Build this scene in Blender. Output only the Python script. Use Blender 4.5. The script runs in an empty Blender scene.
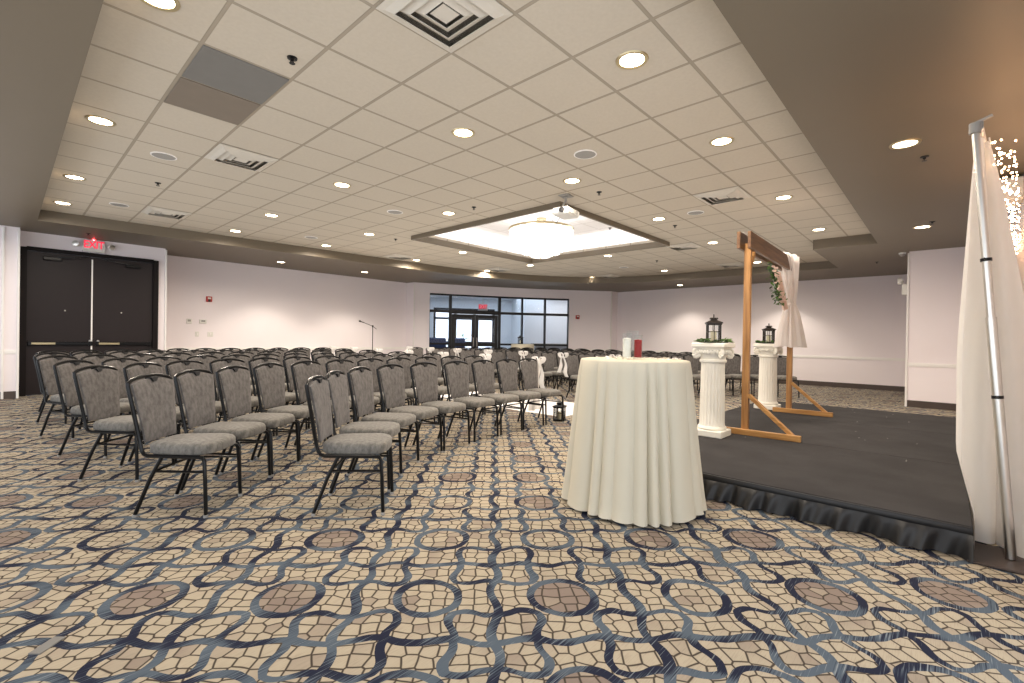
import bpy, math, random
from math import pi, sin, cos, atan2, hypot, sqrt
from mathutils import Vector, Matrix
from mathutils.geometry import tessellate_polygon
random.seed(7)
SC = bpy.context.scene
COL = SC.collection
HC, HS = 3.218, 3.03          # tile ceiling and lowered border heights
T = .61

# ------------------------------------------------------------------ mesh helpers
class MB:
    def __init__(s): s.v = []; s.f = []; s.mi = []; s.cur = 0
    def add(s, vs, fs):
        o = len(s.v); s.v += [tuple(v) for v in vs]
        s.f += [tuple(i + o for i in f) for f in fs]; s.mi += [s.cur] * len(fs); return s
    def box(s, c, d, rz=0, ch=0.0, M=None):
        x, y, z = d[0] / 2, d[1] / 2, d[2] / 2
        if ch <= 0:
            vs = [(-x,-y,-z),(x,-y,-z),(x,y,-z),(-x,y,-z),(-x,-y,z),(x,-y,z),(x,y,z),(-x,y,z)]
            fs = [(3,2,1,0),(4,5,6,7),(0,1,5,4),(1,2,6,5),(2,3,7,6),(3,0,4,7)]
        else:
            k = min(ch, .49 * min(d)); vs = []; fs = []; idx = {}
            for sx in (-1, 1):
                for sy in (-1, 1):
                    for sz in (-1, 1):
                        for a in range(3):
                            p = [sx * x, sy * y, sz * z]
                            for b in range(3):
                                if b != a: p[b] -= (sx, sy, sz)[b] * k
                            idx[(sx, sy, sz, a)] = len(vs); vs.append(p)
            def q(keys):
                fs.append(tuple(idx[k_] for k_ in keys))
            S = (-1, 1)
            for a in range(3):
                b, c2 = (a + 1) % 3, (a + 2) % 3
                for sg in S:
                    l = []
                    for u, w in ((-1,-1),(1,-1),(1,1),(-1,1)):
                        t = [0,0,0]; t[a] = sg; t[b] = u; t[c2] = w; l.append((*t, a))
                    q(l if sg > 0 else l[::-1])
                for u in S:
                    for w in S:   # edges along axis a
                        t0 = [0,0,0]; t0[b] = u; t0[c2] = w; t0[a] = -1
                        t1 = list(t0); t1[a] = 1
                        l = [(*t0, b), (*t1, b), (*t1, c2), (*t0, c2)]
                        q(l if u * w < 0 else l[::-1])
            for sx in S:
                for sy in S:
                    for sz in S:
                        l = [(sx,sy,sz,0),(sx,sy,sz,1),(sx,sy,sz,2)]
                        q(l if sx*sy*sz > 0 else l[::-1])
        R = Matrix.Rotation(rz, 3, 'Z') if M is None else M
        C = Vector(c)
        return s.add([C + R @ Vector(v) for v in vs], fs)
    def bar(s, a, b, w, h, ch=0.0, up=(0, 0, 1)):
        a, b = Vector(a), Vector(b); d = b - a; z = d.normalized()
        u = Vector(up)
        if abs(z.dot(u)) > .98: u = Vector((0, 1, 0))
        x = u.cross(z).normalized(); y = z.cross(x)
        M = Matrix((x, y, z)).transposed()
        return s.box((a + b) / 2, (w, h, d.length), ch=ch, M=M)
    def tube(s, pts, r, n=8, cap=True, closed=False):
        P = [Vector(p) for p in pts]; N = len(P); rs = r if isinstance(r, (list, tuple)) else [r] * N
        vs = []; prev = None
        for i, p in enumerate(P):
            if closed: t = (P[(i + 1) % N] - P[i - 1]).normalized()
            else: t = (P[min(i + 1, N - 1)] - P[max(i - 1, 0)]).normalized()
            if prev is None:
                u = Vector((0, 0, 1)) if abs(t.z) < .9 else Vector((1, 0, 0))
                x = u.cross(t).normalized()
            else:
                x = (prev - t * prev.dot(t))
                x = x.normalized() if x.length > 1e-6 else prev
            prev = x; y = t.cross(x)
            for k in range(n):
                a = 2 * pi * (k + .5) / n
                vs.append(p + (x * cos(a) + y * sin(a)) * rs[i])
        fs = []
        for i in range(N if closed else N - 1):
            j = (i + 1) % N
            for k in range(n):
                k2 = (k + 1) % n
                fs.append((i * n + k, i * n + k2, j * n + k2, j * n + k))
        if cap and not closed:
            fs.append(tuple(range(n))[::-1]); fs.append(tuple((N - 1) * n + k for k in range(n)))
        return s.add(vs, fs)
    def lathe(s, prof, n=24, c=(0, 0, 0), f=None, cap=True):
        vs = []; fs = []; m = len(prof); c = Vector(c)
        for i, (r, z) in enumerate(prof):
            for k in range(n):
                a = 2 * pi * k / n; rr = r if f is None else f(r, a, z, i)
                vs.append(c + Vector((rr * cos(a), rr * sin(a), z)))
        for i in range(m - 1):
            for k in range(n):
                k2 = (k + 1) % n
                fs.append((i * n + k, i * n + k2, (i + 1) * n + k2, (i + 1) * n + k))
        if cap:
            fs.append(tuple(range(n))[::-1]); fs.append(tuple((m - 1) * n + k for k in range(n)))
        return s.add(vs, fs)
    def grid(s, fn, nu, nv):
        vs = [fn(i / nu, j / nv) for j in range(nv + 1) for i in range(nu + 1)]
        w = nu + 1
        fs = [(j * w + i, j * w + i + 1, (j + 1) * w + i + 1, (j + 1) * w + i) for j in range(nv) for i in range(nu)]
        return s.add(vs, fs)
    def sphere(s, c, r, n=10, m=6, sc=(1, 1, 1)):
        c = Vector(c); vs = []; fs = []
        for i in range(m + 1):
            t = pi * i / m
            for k in range(n):
                a = 2 * pi * k / n
                vs.append(c + Vector((r * sc[0] * sin(t) * cos(a), r * sc[1] * sin(t) * sin(a), -r * sc[2] * cos(t))))
        for i in range(m):
            for k in range(n):
                k2 = (k + 1) % n
                fs.append((i * n + k, i * n + k2, (i + 1) * n + k2, (i + 1) * n + k))
        return s.add(vs, fs)
    def prism(s, loops, z0, z1):
        """prism of a polygon, further loops being holes"""
        tri = tessellate_polygon([[Vector((x, y, 0)) for x, y in l] for l in loops])
        flat = [p for l in loops for p in l]; n = len(flat)
        vs = [(x, y, z0) for x, y in flat] + [(x, y, z1) for x, y in flat]; fs = []
        for t in tri:
            a, b, c = (flat[i] for i in t)
            ccw = (b[0]-a[0])*(c[1]-a[1]) - (b[1]-a[1])*(c[0]-a[0]) > 0
            t = tuple(t) if ccw else tuple(t)[::-1]
            fs.append(t[::-1]); fs.append(tuple(i + n for i in t))
        o = 0
        for li, l in enumerate(loops):
            m = len(l); ar = sum(l[i][0]*l[(i+1)%m][1]-l[(i+1)%m][0]*l[i][1] for i in range(m))
            for i in range(m):
                j = (i + 1) % m; q = (o+i, o+j, o+j+n, o+i+n)
                if (ar > 0) != (li == 0): q = q[::-1]
                fs.append(q)
            o += m
        return s.add(vs, fs)
    def build(s, name, mat, parent=None, smooth=True, angle=35, fix=False):
        me = bpy.data.meshes.new(name); me.from_pydata(s.v, [], s.f)
        for m in (mat if isinstance(mat, (list, tuple)) else [mat]): me.materials.append(m)
        me.polygons.foreach_set('material_index', s.mi)
        if smooth:
            me.polygons.foreach_set('use_smooth', [True] * len(s.f))
            me.set_sharp_from_angle(angle=math.radians(angle))
        if fix:
            import bmesh
            b = bmesh.new(); b.from_mesh(me); bmesh.ops.recalc_face_normals(b, faces=b.faces); b.to_mesh(me); b.free()
        me.update()
        o = bpy.data.objects.new(name, me); COL.objects.link(o)
        if parent: o.parent = parent
        return o

def tag(o, label, cat, group=None, kind=None):
    o['label'] = label; o['category'] = cat
    if group: o['group'] = group
    if kind: o['kind'] = kind
    return o
def struct(o, label=None):
    o['kind'] = 'structure'
    if label: o['label'] = label
    return o
def thing(name, label, cat, loc=(0, 0, 0), rz=0, group=None):
    o = bpy.data.objects.new(name, None); o.empty_display_size = .1; COL.objects.link(o)
    o.location = loc; o.rotation_euler = (0, 0, rz); return tag(o, label, cat, group)
def dup(root, loc, rz, label, group=None):
    r = root.copy(); COL.objects.link(r); r.location = loc; r.rotation_euler = (0, 0, rz); r['label'] = label
    if group: r['group'] = group
    for ch in list(root.children):
        c = ch.copy(); COL.objects.link(c); c.parent = r
        for g in ch.children:
            d = g.copy(); COL.objects.link(d); d.parent = c
    return r
def part(o, label): o['label'] = label; return o
ORD = ['zeroth','first','second','third','fourth','fifth','sixth','seventh','eighth','ninth','tenth','eleventh','twelfth']

# ------------------------------------------------------------------ materials
class NT:
    def __init__(s, name):
        s.m = bpy.data.materials.new(name); s.m.use_nodes = True; s.t = s.m.node_tree
        s.n = s.t.nodes; s.b = s.n['Principled BSDF']; s.out = s.n['Material Output']
    def node(s, typ, **k):
        n = s.n.new(typ)
        for a, v in k.items(): setattr(n, a, v)
        return n
    def link(s, a, b): s.t.links.new(a, b)
    def sock(s, i, v):
        if isinstance(v, bpy.types.NodeSocket): s.link(v, i)
        else: i.default_value = v
    def math(s, op, a, b=0.0, c=0.0):
        n = s.node('ShaderNodeMath', operation=op)
        s.sock(n.inputs[0], a); s.sock(n.inputs[1], b); s.sock(n.inputs[2], c); return n.outputs[0]
    def mix(s, f, a, b):
        n = s.node('ShaderNodeMix', data_type='RGBA')
        s.sock(n.inputs[0], f)
        for i, v in ((6, a), (7, b)):
            if isinstance(v, tuple) and len(v) == 3: v = (*v, 1)
            s.sock(n.inputs[i], v)
        return n.outputs[2]
    def ramp(s, f, stops):
        n = s.node('ShaderNodeValToRGB'); e = n.color_ramp.elements
        while len(e) < len(stops): e.new(.5)
        for k, (p, c) in enumerate(stops):
            e[k].position = p; e[k].color = (*c, 1) if len(c) == 3 else c
        s.sock(n.inputs[0], f); return n.outputs[0]
    def smooth(s, x, lo, hi):
        n = s.node('ShaderNodeMapRange', interpolation_type='SMOOTHSTEP')
        s.sock(n.inputs[0], x); n.inputs[1].default_value = lo; n.inputs[2].default_value = hi; return n.outputs[0]
    def noise(s, vec, scale, detail=3, rough=.5):
        n = s.node('ShaderNodeTexNoise'); s.link(vec, n.inputs['Vector'])
        n.inputs['Scale'].default_value = scale; n.inputs['Detail'].default_value = detail; n.inputs['Roughness'].default_value = rough
        return n.outputs['Fac']
    def coords(s): return s.node('ShaderNodeTexCoord').outputs['Object']
    def scale(s, vec, sc):
        n = s.node('ShaderNodeVectorMath', operation='MULTIPLY'); s.link(vec, n.inputs[0]); n.inputs[1].default_value = sc; return n.outputs[0]
    def sep(s, vec):
        n = s.node('ShaderNodeSeparateXYZ'); s.link(vec, n.inputs[0]); return n.outputs
    def comb(s, x, y, z=0.0):
        n = s.node('ShaderNodeCombineXYZ')
        for i, v in enumerate((x, y, z)): s.sock(n.inputs[i], v)
        return n.outputs[0]
    def bump(s, h, strength, dist=.01):
        n = s.node('ShaderNodeBump'); s.link(h, n.inputs['Height']); n.inputs['Strength'].default_value = strength
        n.inputs['Distance'].default_value = dist; s.link(n.outputs[0], s.b.inputs['Normal'])
    def base(s, c, rough=.5, metal=0.0, spec=.5):
        s.sock(s.b.inputs['Base Color'], (*c, 1) if isinstance(c, tuple) and len(c) == 3 else c)
        s.sock(s.b.inputs['Roughness'], rough); s.b.inputs['Metallic'].default_value = metal
        s.b.inputs['Specular IOR Level'].default_value = spec
        return s

def plain(name, c, rough=.5, metal=0.0, var=.06, sc=8.0, spec=.5, bump=0.0, bsc=60):
    t = NT(name); v = t.coords(); n = t.noise(v, sc)
    a = tuple(x * (1 - var) for x in c); b = tuple(min(1, x * (1 + var)) for x in c)
    t.base(t.mix(n, a, b), rough, metal, spec)
    if bump: t.bump(t.noise(v, bsc), bump, .004)
    return t.m
def emit(name, c, st, base=(.8, .8, .8)):
    t = NT(name); t.base(base, .4); t.b.inputs['Emission Color'].default_value = (*c, 1); t.b.inputs['Emission Strength'].default_value = st
    return t.m
def cloth(name, c, trans=.3, rough=.9, weave=400):
    t = NT(name); v = t.coords(); n = t.noise(v, 5)
    colr = t.mix(n, tuple(x * .95 for x in c), c); t.base(colr, rough, 0, .2)
    t.bump(t.noise(v, weave, 2), .15, .002)
    if trans:
        tr = t.node('ShaderNodeBsdfTranslucent'); t.link(colr, tr.inputs[0])
        mx = t.node('ShaderNodeMixShader'); mx.inputs[0].default_value = trans
        t.link(t.b.outputs[0], mx.inputs[1]); t.link(tr.outputs[0], mx.inputs[2]); t.link(mx.outputs[0], t.out.inputs[0])
    return t.m
def sheer(name, c, alpha):
    t = NT(name); t.base(c, .9, 0, .1)
    tr = t.node('ShaderNodeBsdfTransparent'); tl = t.node('ShaderNodeBsdfTranslucent'); tl.inputs[0].default_value = (*c, 1)
    m1 = t.node('ShaderNodeMixShader'); m1.inputs[0].default_value = .4
    t.link(t.b.outputs[0], m1.inputs[1]); t.link(tl.outputs[0], m1.inputs[2])
    mx = t.node('ShaderNodeMixShader'); mx.inputs[0].default_value = alpha
    t.link(tr.outputs[0], mx.inputs[1]); t.link(m1.outputs[0], mx.inputs[2]); t.link(mx.outputs[0], t.out.inputs[0]); return t.m
def glass(name, tint=(1, 1, 1), refl=.12):
    t = NT(name); g = t.node('ShaderNodeBsdfGlossy'); g.inputs['Roughness'].default_value = .02
    tr = t.node('ShaderNodeBsdfTransparent'); tr.inputs[0].default_value = (*tint, 1)
    lw = t.node('ShaderNodeLayerWeight'); lw.inputs[0].default_value = .25
    fac = t.math('ADD', t.math('MULTIPLY', lw.outputs['Fresnel'], .3 if refl > .05 else .14), refl * .2)
    mx = t.node('ShaderNodeMixShader'); t.link(fac, mx.inputs[0])
    t.link(tr.outputs[0], mx.inputs[1]); t.link(g.outputs[0], mx.inputs[2]); t.link(mx.outputs[0], t.out.inputs[0]); return t.m

def carpet():
    t = NT('patterned_carpet'); v = t.coords(); P = .63; k = 1 / (sqrt(2) * P)
    x, y, _ = t.sep(v)[:3]
    wob = t.noise(v, 2.2, 2); wob2 = t.noise(t.scale(v, (1.3, 1.3, 1)), 3.1, 2)
    u = t.math('ADD', t.math('MULTIPLY', t.math('SUBTRACT', x, y), k), t.math('MULTIPLY', wob, .10))
    w = t.math('ADD', t.math('MULTIPLY', t.math('ADD', x, y), k), t.math('MULTIPLY', wob2, .10))
    u = t.math('SUBTRACT', u, .589); w = t.math('SUBTRACT', w, .507)
    def ctr(q): return t.math('SUBTRACT', t.math('FRACT', t.math('ADD', q, 100.5)), .5)
    U, W = ctr(u), ctr(w)
    aU, aW = t.math('ABSOLUTE', U), t.math('ABSOLUTE', W)
    r = t.math('SQRT', t.math('ADD', t.math('MULTIPLY', U, U), t.math('MULTIPLY', W, W)))
    wn = t.math('MULTIPLY', t.noise(v, 5.0, 1), .03)
    def line(d, width):   # 1 inside a band of the given half width
        return t.math('LESS_THAN', t.math('ABSOLUTE', d), t.math('ADD', width - .011, wn))
    ring = line(t.math('SUBTRACT', r, .225), .027)
    outside = t.math('GREATER_THAN', r, .225)
    def wave(q, k, amp, ph): return t.math('MULTIPLY', t.math('SINE', t.math('ADD', t.math('MULTIPLY', q, k * pi), ph)), amp)
    d5u = t.math('SUBTRACT', t.math('FRACT', t.math('ADD', u, 100.0)), .5); d5w = t.math('SUBTRACT', t.math('FRACT', t.math('ADD', w, 100.0)), .5)
    lu = line(t.math('ADD', d5u, wave(W, 4, .030, .6)), .030)
    lw = line(t.math('ADD', d5w, wave(U, 4, .026, 2.2)), .028)
    mu = t.math('MULTIPLY', line(t.math('ADD', t.math('SUBTRACT', aU, .205), wave(aW, 6, .024, 2.4)), .026), t.math('GREATER_THAN', aW, .19))
    mw = t.math('MULTIPLY', line(t.math('ADD', t.math('SUBTRACT', aW, .205), wave(aU, 6, .022, 2.4)), .024), t.math('GREATER_THAN', aU, .19))
    rest = t.math('MULTIPLY', outside, t.math('MAXIMUM', t.math('MAXIMUM', lu, lw), t.math('MAXIMUM', mu, mw)))
    band = t.math('MAXIMUM', ring, rest)
    # heather streaks in the woven bands run along the length of the roll
    streak = t.noise(t.scale(v, (5, 190, 1)), 1.0, 2, .6)
    tone = t.noise(v, 4.2, 1)
    bandc = t.mix(t.smooth(t.math('ADD', tone, t.math('MULTIPLY', t.math('SUBTRACT', streak, .5), .6)), .42, .58), (.018, .021, .040), (.090, .115, .145))
    bandc = t.mix(t.smooth(streak, .60, .72), bandc, (.24, .265, .285))
    # pebbles
    vo = t.node('ShaderNodeTexVoronoi', feature='DISTANCE_TO_EDGE', voronoi_dimensions='2D'); vc = t.node('ShaderNodeTexVoronoi', feature='F1', voronoi_dimensions='2D')
    pv = t.comb(t.math('MULTIPLY', u, 9.6), t.math('MULTIPLY', w, 9.6))
    for n in (vo, vc):
        t.link(pv, n.inputs['Vector']); n.inputs['Scale'].default_value = 1; n.inputs['Randomness'].default_value = .5
    cell = t.sep(vc.outputs['Color'])
    iu, iw = t.math('FLOOR', t.math('ADD', u, 100.5)), t.math('FLOOR', t.math('ADD', w, 100.5))
    wn_ = t.node('ShaderNodeTexWhiteNoise', noise_dimensions='2D'); t.link(t.comb(iu, iw), wn_.inputs[0])
    inside = t.math('LESS_THAN', r, .215)
    patch = t.noise(v, 2.6, 1)
    f = t.math('ADD', t.math('MULTIPLY', cell[0], .35), t.math('MULTIPLY', patch, .5))
    f = t.math('ADD', f, t.math('MULTIPLY', t.math('MULTIPLY', inside, t.math('GREATER_THAN', wn_.outputs[0], .5)), .38))
    pc = t.mix(t.smooth(f, .45, .78), (.42, .362, .272), (.235, .185, .155))
    pc = t.mix(t.math('MULTIPLY', t.smooth(t.noise(t.scale(v, (14, 220, 1)), 1.0, 2), .45, .75), .35), pc, (.22, .175, .14))
    edge = t.smooth(vo.outputs['Distance'], .025, .095)
    pc = t.mix(edge, (.060, .047, .037), pc)
    t.base(t.mix(band, pc, bandc), .95, 0, .1)
    t.bump(t.noise(v, 350, 2), .25, .004)
    return t.m

def ceiling_tiles(name, ta, tb, tc, la, lb):
    t = NT(name); v = t.coords(); x, y, _ = t.sep(v)[:3]
    def d(q, off):
        fr = t.math('FRACT', t.math('ADD', t.math('DIVIDE', t.math('SUBTRACT', q, off), T), 100.0))
        return t.math('MULTIPLY', t.math('SUBTRACT', .5, t.math('ABSOLUTE', t.math('SUBTRACT', fr, .5))), T)
    dm = t.math('MINIMUM', d(x, 1.5031 * T), d(y, 6.2788 * T))
    g = t.smooth(dm, .008, .0115)
    shadow = t.smooth(dm, .010, .017)
    n = t.noise(v, 40, 3); big = t.noise(v, 1.3, 2)
    tile = t.mix(n, ta, tb); tile = t.mix(t.math('MULTIPLY', big, .25), tile, tc)
    c = t.mix(shadow, la, tile); c = t.mix(g, lb, c)
    t.base(c, .9, 0, .2); t.bump(t.math('ADD', g, t.math('MULTIPLY', t.noise(v, 220, 2), .35)), .35, .006)
    return t.m

def fabric(name, a, b):
    t = NT(name); v = t.coords(); n = t.noise(t.scale(v, (1, 1, .55)), 34, 4, .65)
    c = t.ramp(n, [(.36, a), (.62, b)]); t.base(c, .85, 0, .25); t.bump(t.noise(v, 500, 2), .2, .002)
    t.b.inputs['Sheen Weight'].default_value = .15
    return t.m
def wood(name, a, b, axis):
    t = NT(name); v = t.coords(); sc = [22, 22, 22]; sc[axis] = 1.6
    n = t.noise(t.scale(v, tuple(sc)), 1.4, 4, .6); n2 = t.noise(v, 3)
    t.base(t.mix(t.math('MULTIPLY', n2, .5), t.ramp(n, [(.35, a), (.65, b)]), tuple(x * .6 for x in a)), .45, 0, .4); t.bump(n, .12, .004); return t.m

M = {}
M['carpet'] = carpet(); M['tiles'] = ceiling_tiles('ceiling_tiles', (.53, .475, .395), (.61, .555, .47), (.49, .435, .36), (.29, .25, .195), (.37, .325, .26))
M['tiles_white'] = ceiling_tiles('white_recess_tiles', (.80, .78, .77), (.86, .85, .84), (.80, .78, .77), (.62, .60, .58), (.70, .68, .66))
M['soffit'] = plain('taupe_soffit_paint', (.155, .125, .086), .5, 0, .03, 2)
M['wall'] = plain('wall_paint', (.87, .81, .835), .6, 0, .02, 1.5)
M['white'] = plain('white_trim_paint', (.86, .84, .82), .4, 0, .02)
M['base'] = plain('brown_vinyl_baseboard', (.07, .05, .042), .45, 0, .1)
M['door'] = plain('dark_brown_door', (.013, .008, .009), .5, 0, .1, 8, .3)
M['doorframe'] = plain('dark_door_frame', (.008, .006, .0065), .6, 0, .1, 8, .15)
M['chrome'] = plain('brushed_steel', (.62, .60, .56), .28, 1, .05)
M['brass'] = plain('dull_brass', (.50, .42, .26), .35, 1, .05)
M['black'] = plain('black_metal', (.004, .004, .0045), .28, .0, .2, 60, .28, .05, 300)
M['plastic_white'] = plain('white_plastic', (.75, .74, .70), .4)
M['grey_plastic'] = plain('grey_plastic', (.30, .29, .27), .5)
M['dark'] = plain('dark_cavity', (.02, .02, .022), .7); M['ventm'] = plain('cream_vent_metal', (.60, .56, .49), .45); M['duct'] = plain('vent_duct', (.09, .085, .08), .7)
M['red'] = plain('red_plastic', (.48, .03, .03), .4)
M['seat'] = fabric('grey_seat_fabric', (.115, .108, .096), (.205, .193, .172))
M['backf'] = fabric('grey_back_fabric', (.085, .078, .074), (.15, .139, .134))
M['stage'] = plain('charcoal_stage_carpet', (.042, .040, .041), .95, 0, .35, 3.0, .1, .3, 400)
M['skirt'] = plain('black_satin_skirt', (.012, .012, .013), .5, 0, .2)
M['linen'] = cloth('ivory_tablecloth', (.64, .59, .47), 0)
M['plaster'] = plain('white_plaster', (.82, .79, .71), .55, 0, .04, 6)
M['drape'] = cloth('white_voile_drape', (.88, .85, .80), .35)
M['sheer'] = sheer('sheer_white_tulle', (.86, .83, .80), .75)
M['sash'] = sheer('sheer_blush_voile', (.90, .85, .82), .88)
M['tulle'] = sheer('white_organza', (.88, .87, .86), .8)
M['oak'] = wood('honey_oak', (.36, .17, .05), (.60, .33, .11), 1)
M['oakz'] = wood('honey_oak_upright', (.30, .14, .045), (.55, .29, .10), 2)
M['walnut'] = wood('brown_stained_board', (.105, .050, .022), (.22, .115, .055), 0)
M['leaf'] = plain('green_leaf', (.10, .22, .03), .5, 0, .6, 40)
M['leafd'] = plain('dark_green_leaf', (.03, .065, .025), .5, 0, .5, 40)
M['rose'] = plain('blush_rose', (.78, .56, .46), .7, 0, .2, 30)
M['wax'] = cloth('ivory_wax', (.82, .74, .55), .2)
M['glass'] = glass('clear_glass', (.97, .98, .98), .02)
M['pane'] = glass('window_glass', (.93, .96, 1.0), .1)
M['mullion'] = plain('black_aluminium', (.014, .015, .018), .35, .3)
M['sandw'] = plain('white_sand', (.80, .78, .70), .8, 0, .1, 300)
M['sandr'] = plain('red_sand', (.28, .008, .007), .8, 0, .3, 300)
M['lens'] = emit('lit_downlight_lens', (1, .84, .60), 9.0)
M['exit'] = emit('exit_red', (1, .02, .07), .5, (.15, .0, .005))
M['bulb'] = emit('fairy_bulb', (1, .60, .32), 14)
M['crystal'] = emit('lit_crystal', (1, .96, .93), .8)
M['led'] = emit('led_strip', (1, .97, .97), 1.5)
M['navy'] = plain('navy_upholstery', (.03, .05, .12), .8)
M['grey_panel'] = plain('blue_grey_panel', (.17, .165, .155), .6)
M['taupe_panel'] = plain('taupe_panel', (.20, .165, .13), .7)
M['runner'] = cloth('white_aisle_runner', (.82, .80, .78), 0)
M['lobby'] = plain('lobby_paint', (.72, .74, .76), .6, 0, .02)
M['lobby_floor'] = plain('lobby_tile', (.42, .42, .44), .3, 0, .05)

# ------------------------------------------------------------------ camera
f, yaw, pitch, roll = 470.08, .7468, -.0058, .0163
fw = Vector((cos(yaw) * cos(pitch), sin(yaw) * cos(pitch), sin(pitch)))
r0 = Vector((sin(yaw), -cos(yaw), 0)); u0 = r0.cross(fw)
rx = cos(roll) * r0 + sin(roll) * u0; ux = -sin(roll) * r0 + cos(roll) * u0
cd = bpy.data.cameras.new('camera'); co = bpy.data.objects.new('camera', cd); COL.objects.link(co)
cd.sensor_width = 36; cd.lens = f / 1024 * 36; cd.clip_start = .05
co.matrix_world = Matrix(((rx.x, ux.x, -fw.x, 0), (rx.y, ux.y, -fw.y, 0), (rx.z, ux.z, -fw.z, 1.2), (0, 0, 0, 1)))
SC.camera = co

# ------------------------------------------------------------------ room shell
XL, YB = -3.2, -1.4
# bowed wall between the two straight walls
A_, B_ = Vector((9.25, 13.05)), Vector((15.35, 9.2))
TT = (B_ - A_).normalized(); NN = Vector((-TT.y, TT.x)); LC = (B_ - A_).length; SAG = .38
RA = (LC * LC / 4 + SAG * SAG) / (2 * SAG); CEN = (A_ + B_) / 2 + NN * (SAG - RA); HALF = math.asin(LC / 2 / RA)
def arc(t, off=0.0):
    a = -HALF + 2 * HALF * t; p = CEN + (RA + off) * (sin(a) * TT + cos(a) * NN); return (p.x, p.y)
MID = (A_ + B_) / 2
def LB(s, d):     # lobby frame: s along the glazed wall, d outward
    p = MID + TT * s + NN * d; return (p.x, p.y)

struct(MB().prism([[(XL, YB), (21, YB), (21, 18.5), (XL, 18.5)]], -.12, 0).build('floor', M['carpet'], smooth=False),
       'banquet hall carpet of cream pebbles outlined by blue and navy bands')
tray = [(.36, .95), (10.7, .95), (10.7, 1.95), (13.6, 1.95), (13.6, 5.6), (13.58, 6.4), (13.4, 7.2), (13.05, 8.0), (12.6, 8.65),
        (12.0, 9.2), (11.3, 9.65), (10.5, 10.03), (9.6, 10.32), (8.6, 10.48), (7.4, 10.52), (.36, 10.52 + .6)]
tray = [(.36, .95), (10.7, .95), (10.7, 1.95), (13.6, 1.95), (13.6, 5.4), (13.58, 6.3), (13.42, 7.2), (13.05, 8.0), (12.55, 8.7),
        (11.9, 9.25), (11.2, 9.68), (10.4, 10.03), (9.5, 10.32), (8.5, 10.50), (7.4, 10.58), (.36, 11.08)]
UX0, UX1, UY0, UY1 = 5.52, 9.17, 4.2, 7.86      # raised lit square
outer = [(XL, YB), (16.1, YB), (16.1, 13.7), (XL, 13.7)]
hole = [(x, y) for x, y in tray][::-1]
struct(MB().prism([outer, hole], HS, HC + .02).build('trim_1', M['soffit'], smooth=False), 'taupe lowered soffit framing the tiled tray ceiling')
usq = [(UX0, UY0), (UX0, UY1), (UX1, UY1), (UX1, UY0)]
big = [(XL, YB), (16.1, YB), (16.1, 13.7), (XL, 13.7)]
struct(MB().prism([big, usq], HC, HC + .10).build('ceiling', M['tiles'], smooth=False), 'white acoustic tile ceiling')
# raised recess above the square opening
mb = MB(); W = .30; zt = HC + .42
x0, x1, y0, y1 = UX0 - W, UX1 + W, UY0 - W, UY1 + W
mb.box(((x0 + x1) / 2, (y0 + y1) / 2, zt + .05), (x1 - x0 + .2, y1 - y0 + .2, .1))
for c, d in ((((x0 - .05), (y0 + y1) / 2), (.1, y1 - y0 + .2)), ((x1 + .05, (y0 + y1) / 2), (.1, y1 - y0 + .2)),
             (((x0 + x1) / 2, y0 - .05), (x1 - x0, .1)), (((x0 + x1) / 2, y1 + .05), (x1 - x0, .1))):
    mb.box((c[0], c[1], HC + .21 + .05), (d[0], d[1], .42 - .1 + .1))
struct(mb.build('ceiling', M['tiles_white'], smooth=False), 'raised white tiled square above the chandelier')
mb = MB()
for sx, a, b in ((UX0, UY0, UY1), (UX1, UY0, UY1)): mb.box((sx, (a + b) / 2, HC - .02), (.05, b - a + .05, .12), ch=.006)
for sy, a, b in ((UY0, UX0, UX1), (UY1, UX0, UX1)): mb.box(((a + b) / 2, sy, HC - .02), (b - a - .05, .05, .12), ch=.006)
struct(mb.build('trim_2', M['soffit'], smooth=False), 'taupe moulding around the raised lit square')
# led strips standing on the hidden ledge
mb = MB()
for c, d in (((UX0 - .18, (UY0 + UY1) / 2), (.03, UY1 - UY0)), ((UX1 + .18, (UY0 + UY1) / 2), (.03, UY1 - UY0)),
             (((UX0 + UX1) / 2, UY0 - .18), (UX1 - UX0, .03)), (((UX0 + UX1) / 2, UY1 + .18), (UX1 - UX0, .03))):
    mb.box((*c, HC + .125), (*d, .03))
struct(mb.build('trim_3', M['led'], smooth=False), 'lit strips hidden on the cove ledge')

def wall(name, c, d, lab): return struct(MB().box(c, d).build(name, M['wall'], smooth=False), lab)
ZW = 3.1
mb = MB().box(((2.35 + 9.25) / 2, 13.53, ZW / 2), (6.9, .16, ZW)); struct(mb.build('wall_back', M['wall'], smooth=False), 'long pale wall with two pools of light')
mb = MB()   # projecting bay that holds the exit doors
mb.box(((.17 + .23) / 2, 12.55, ZW / 2), (.06, .2, ZW)); mb.box(((2.19 + 2.36) / 2, 12.55, ZW / 2), (.17, .2, ZW))
mb.box((1.21, 12.55, (2.74 + ZW) / 2), (1.96, .2, ZW - 2.74)); mb.box((2.30, 13.05, ZW / 2), (.12, .9, ZW))
struct(mb.build('wall_left', M['wall'], smooth=False), 'pale projecting bay around the dark exit doors')
mb = MB().box(((XL + .18) / 2, 12.3, ZW / 2), (.18 - XL, .4, ZW)); struct(mb.build('wall_left', M['wall'], smooth=False), 'pale pier left of the exit doors')
mb = MB().box((15.9, 4.6, ZW / 2), (.2, 9.5, ZW)); struct(mb.build('wall_far', M['wall'], smooth=False), 'pale far wall beyond the stage')
mb = MB().box((13.9, .0, ZW / 2), (3.8, 1.14, ZW)); struct(mb.build('wall_pier', M['wall'], smooth=False), 'pale projecting block right of the stage')
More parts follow.
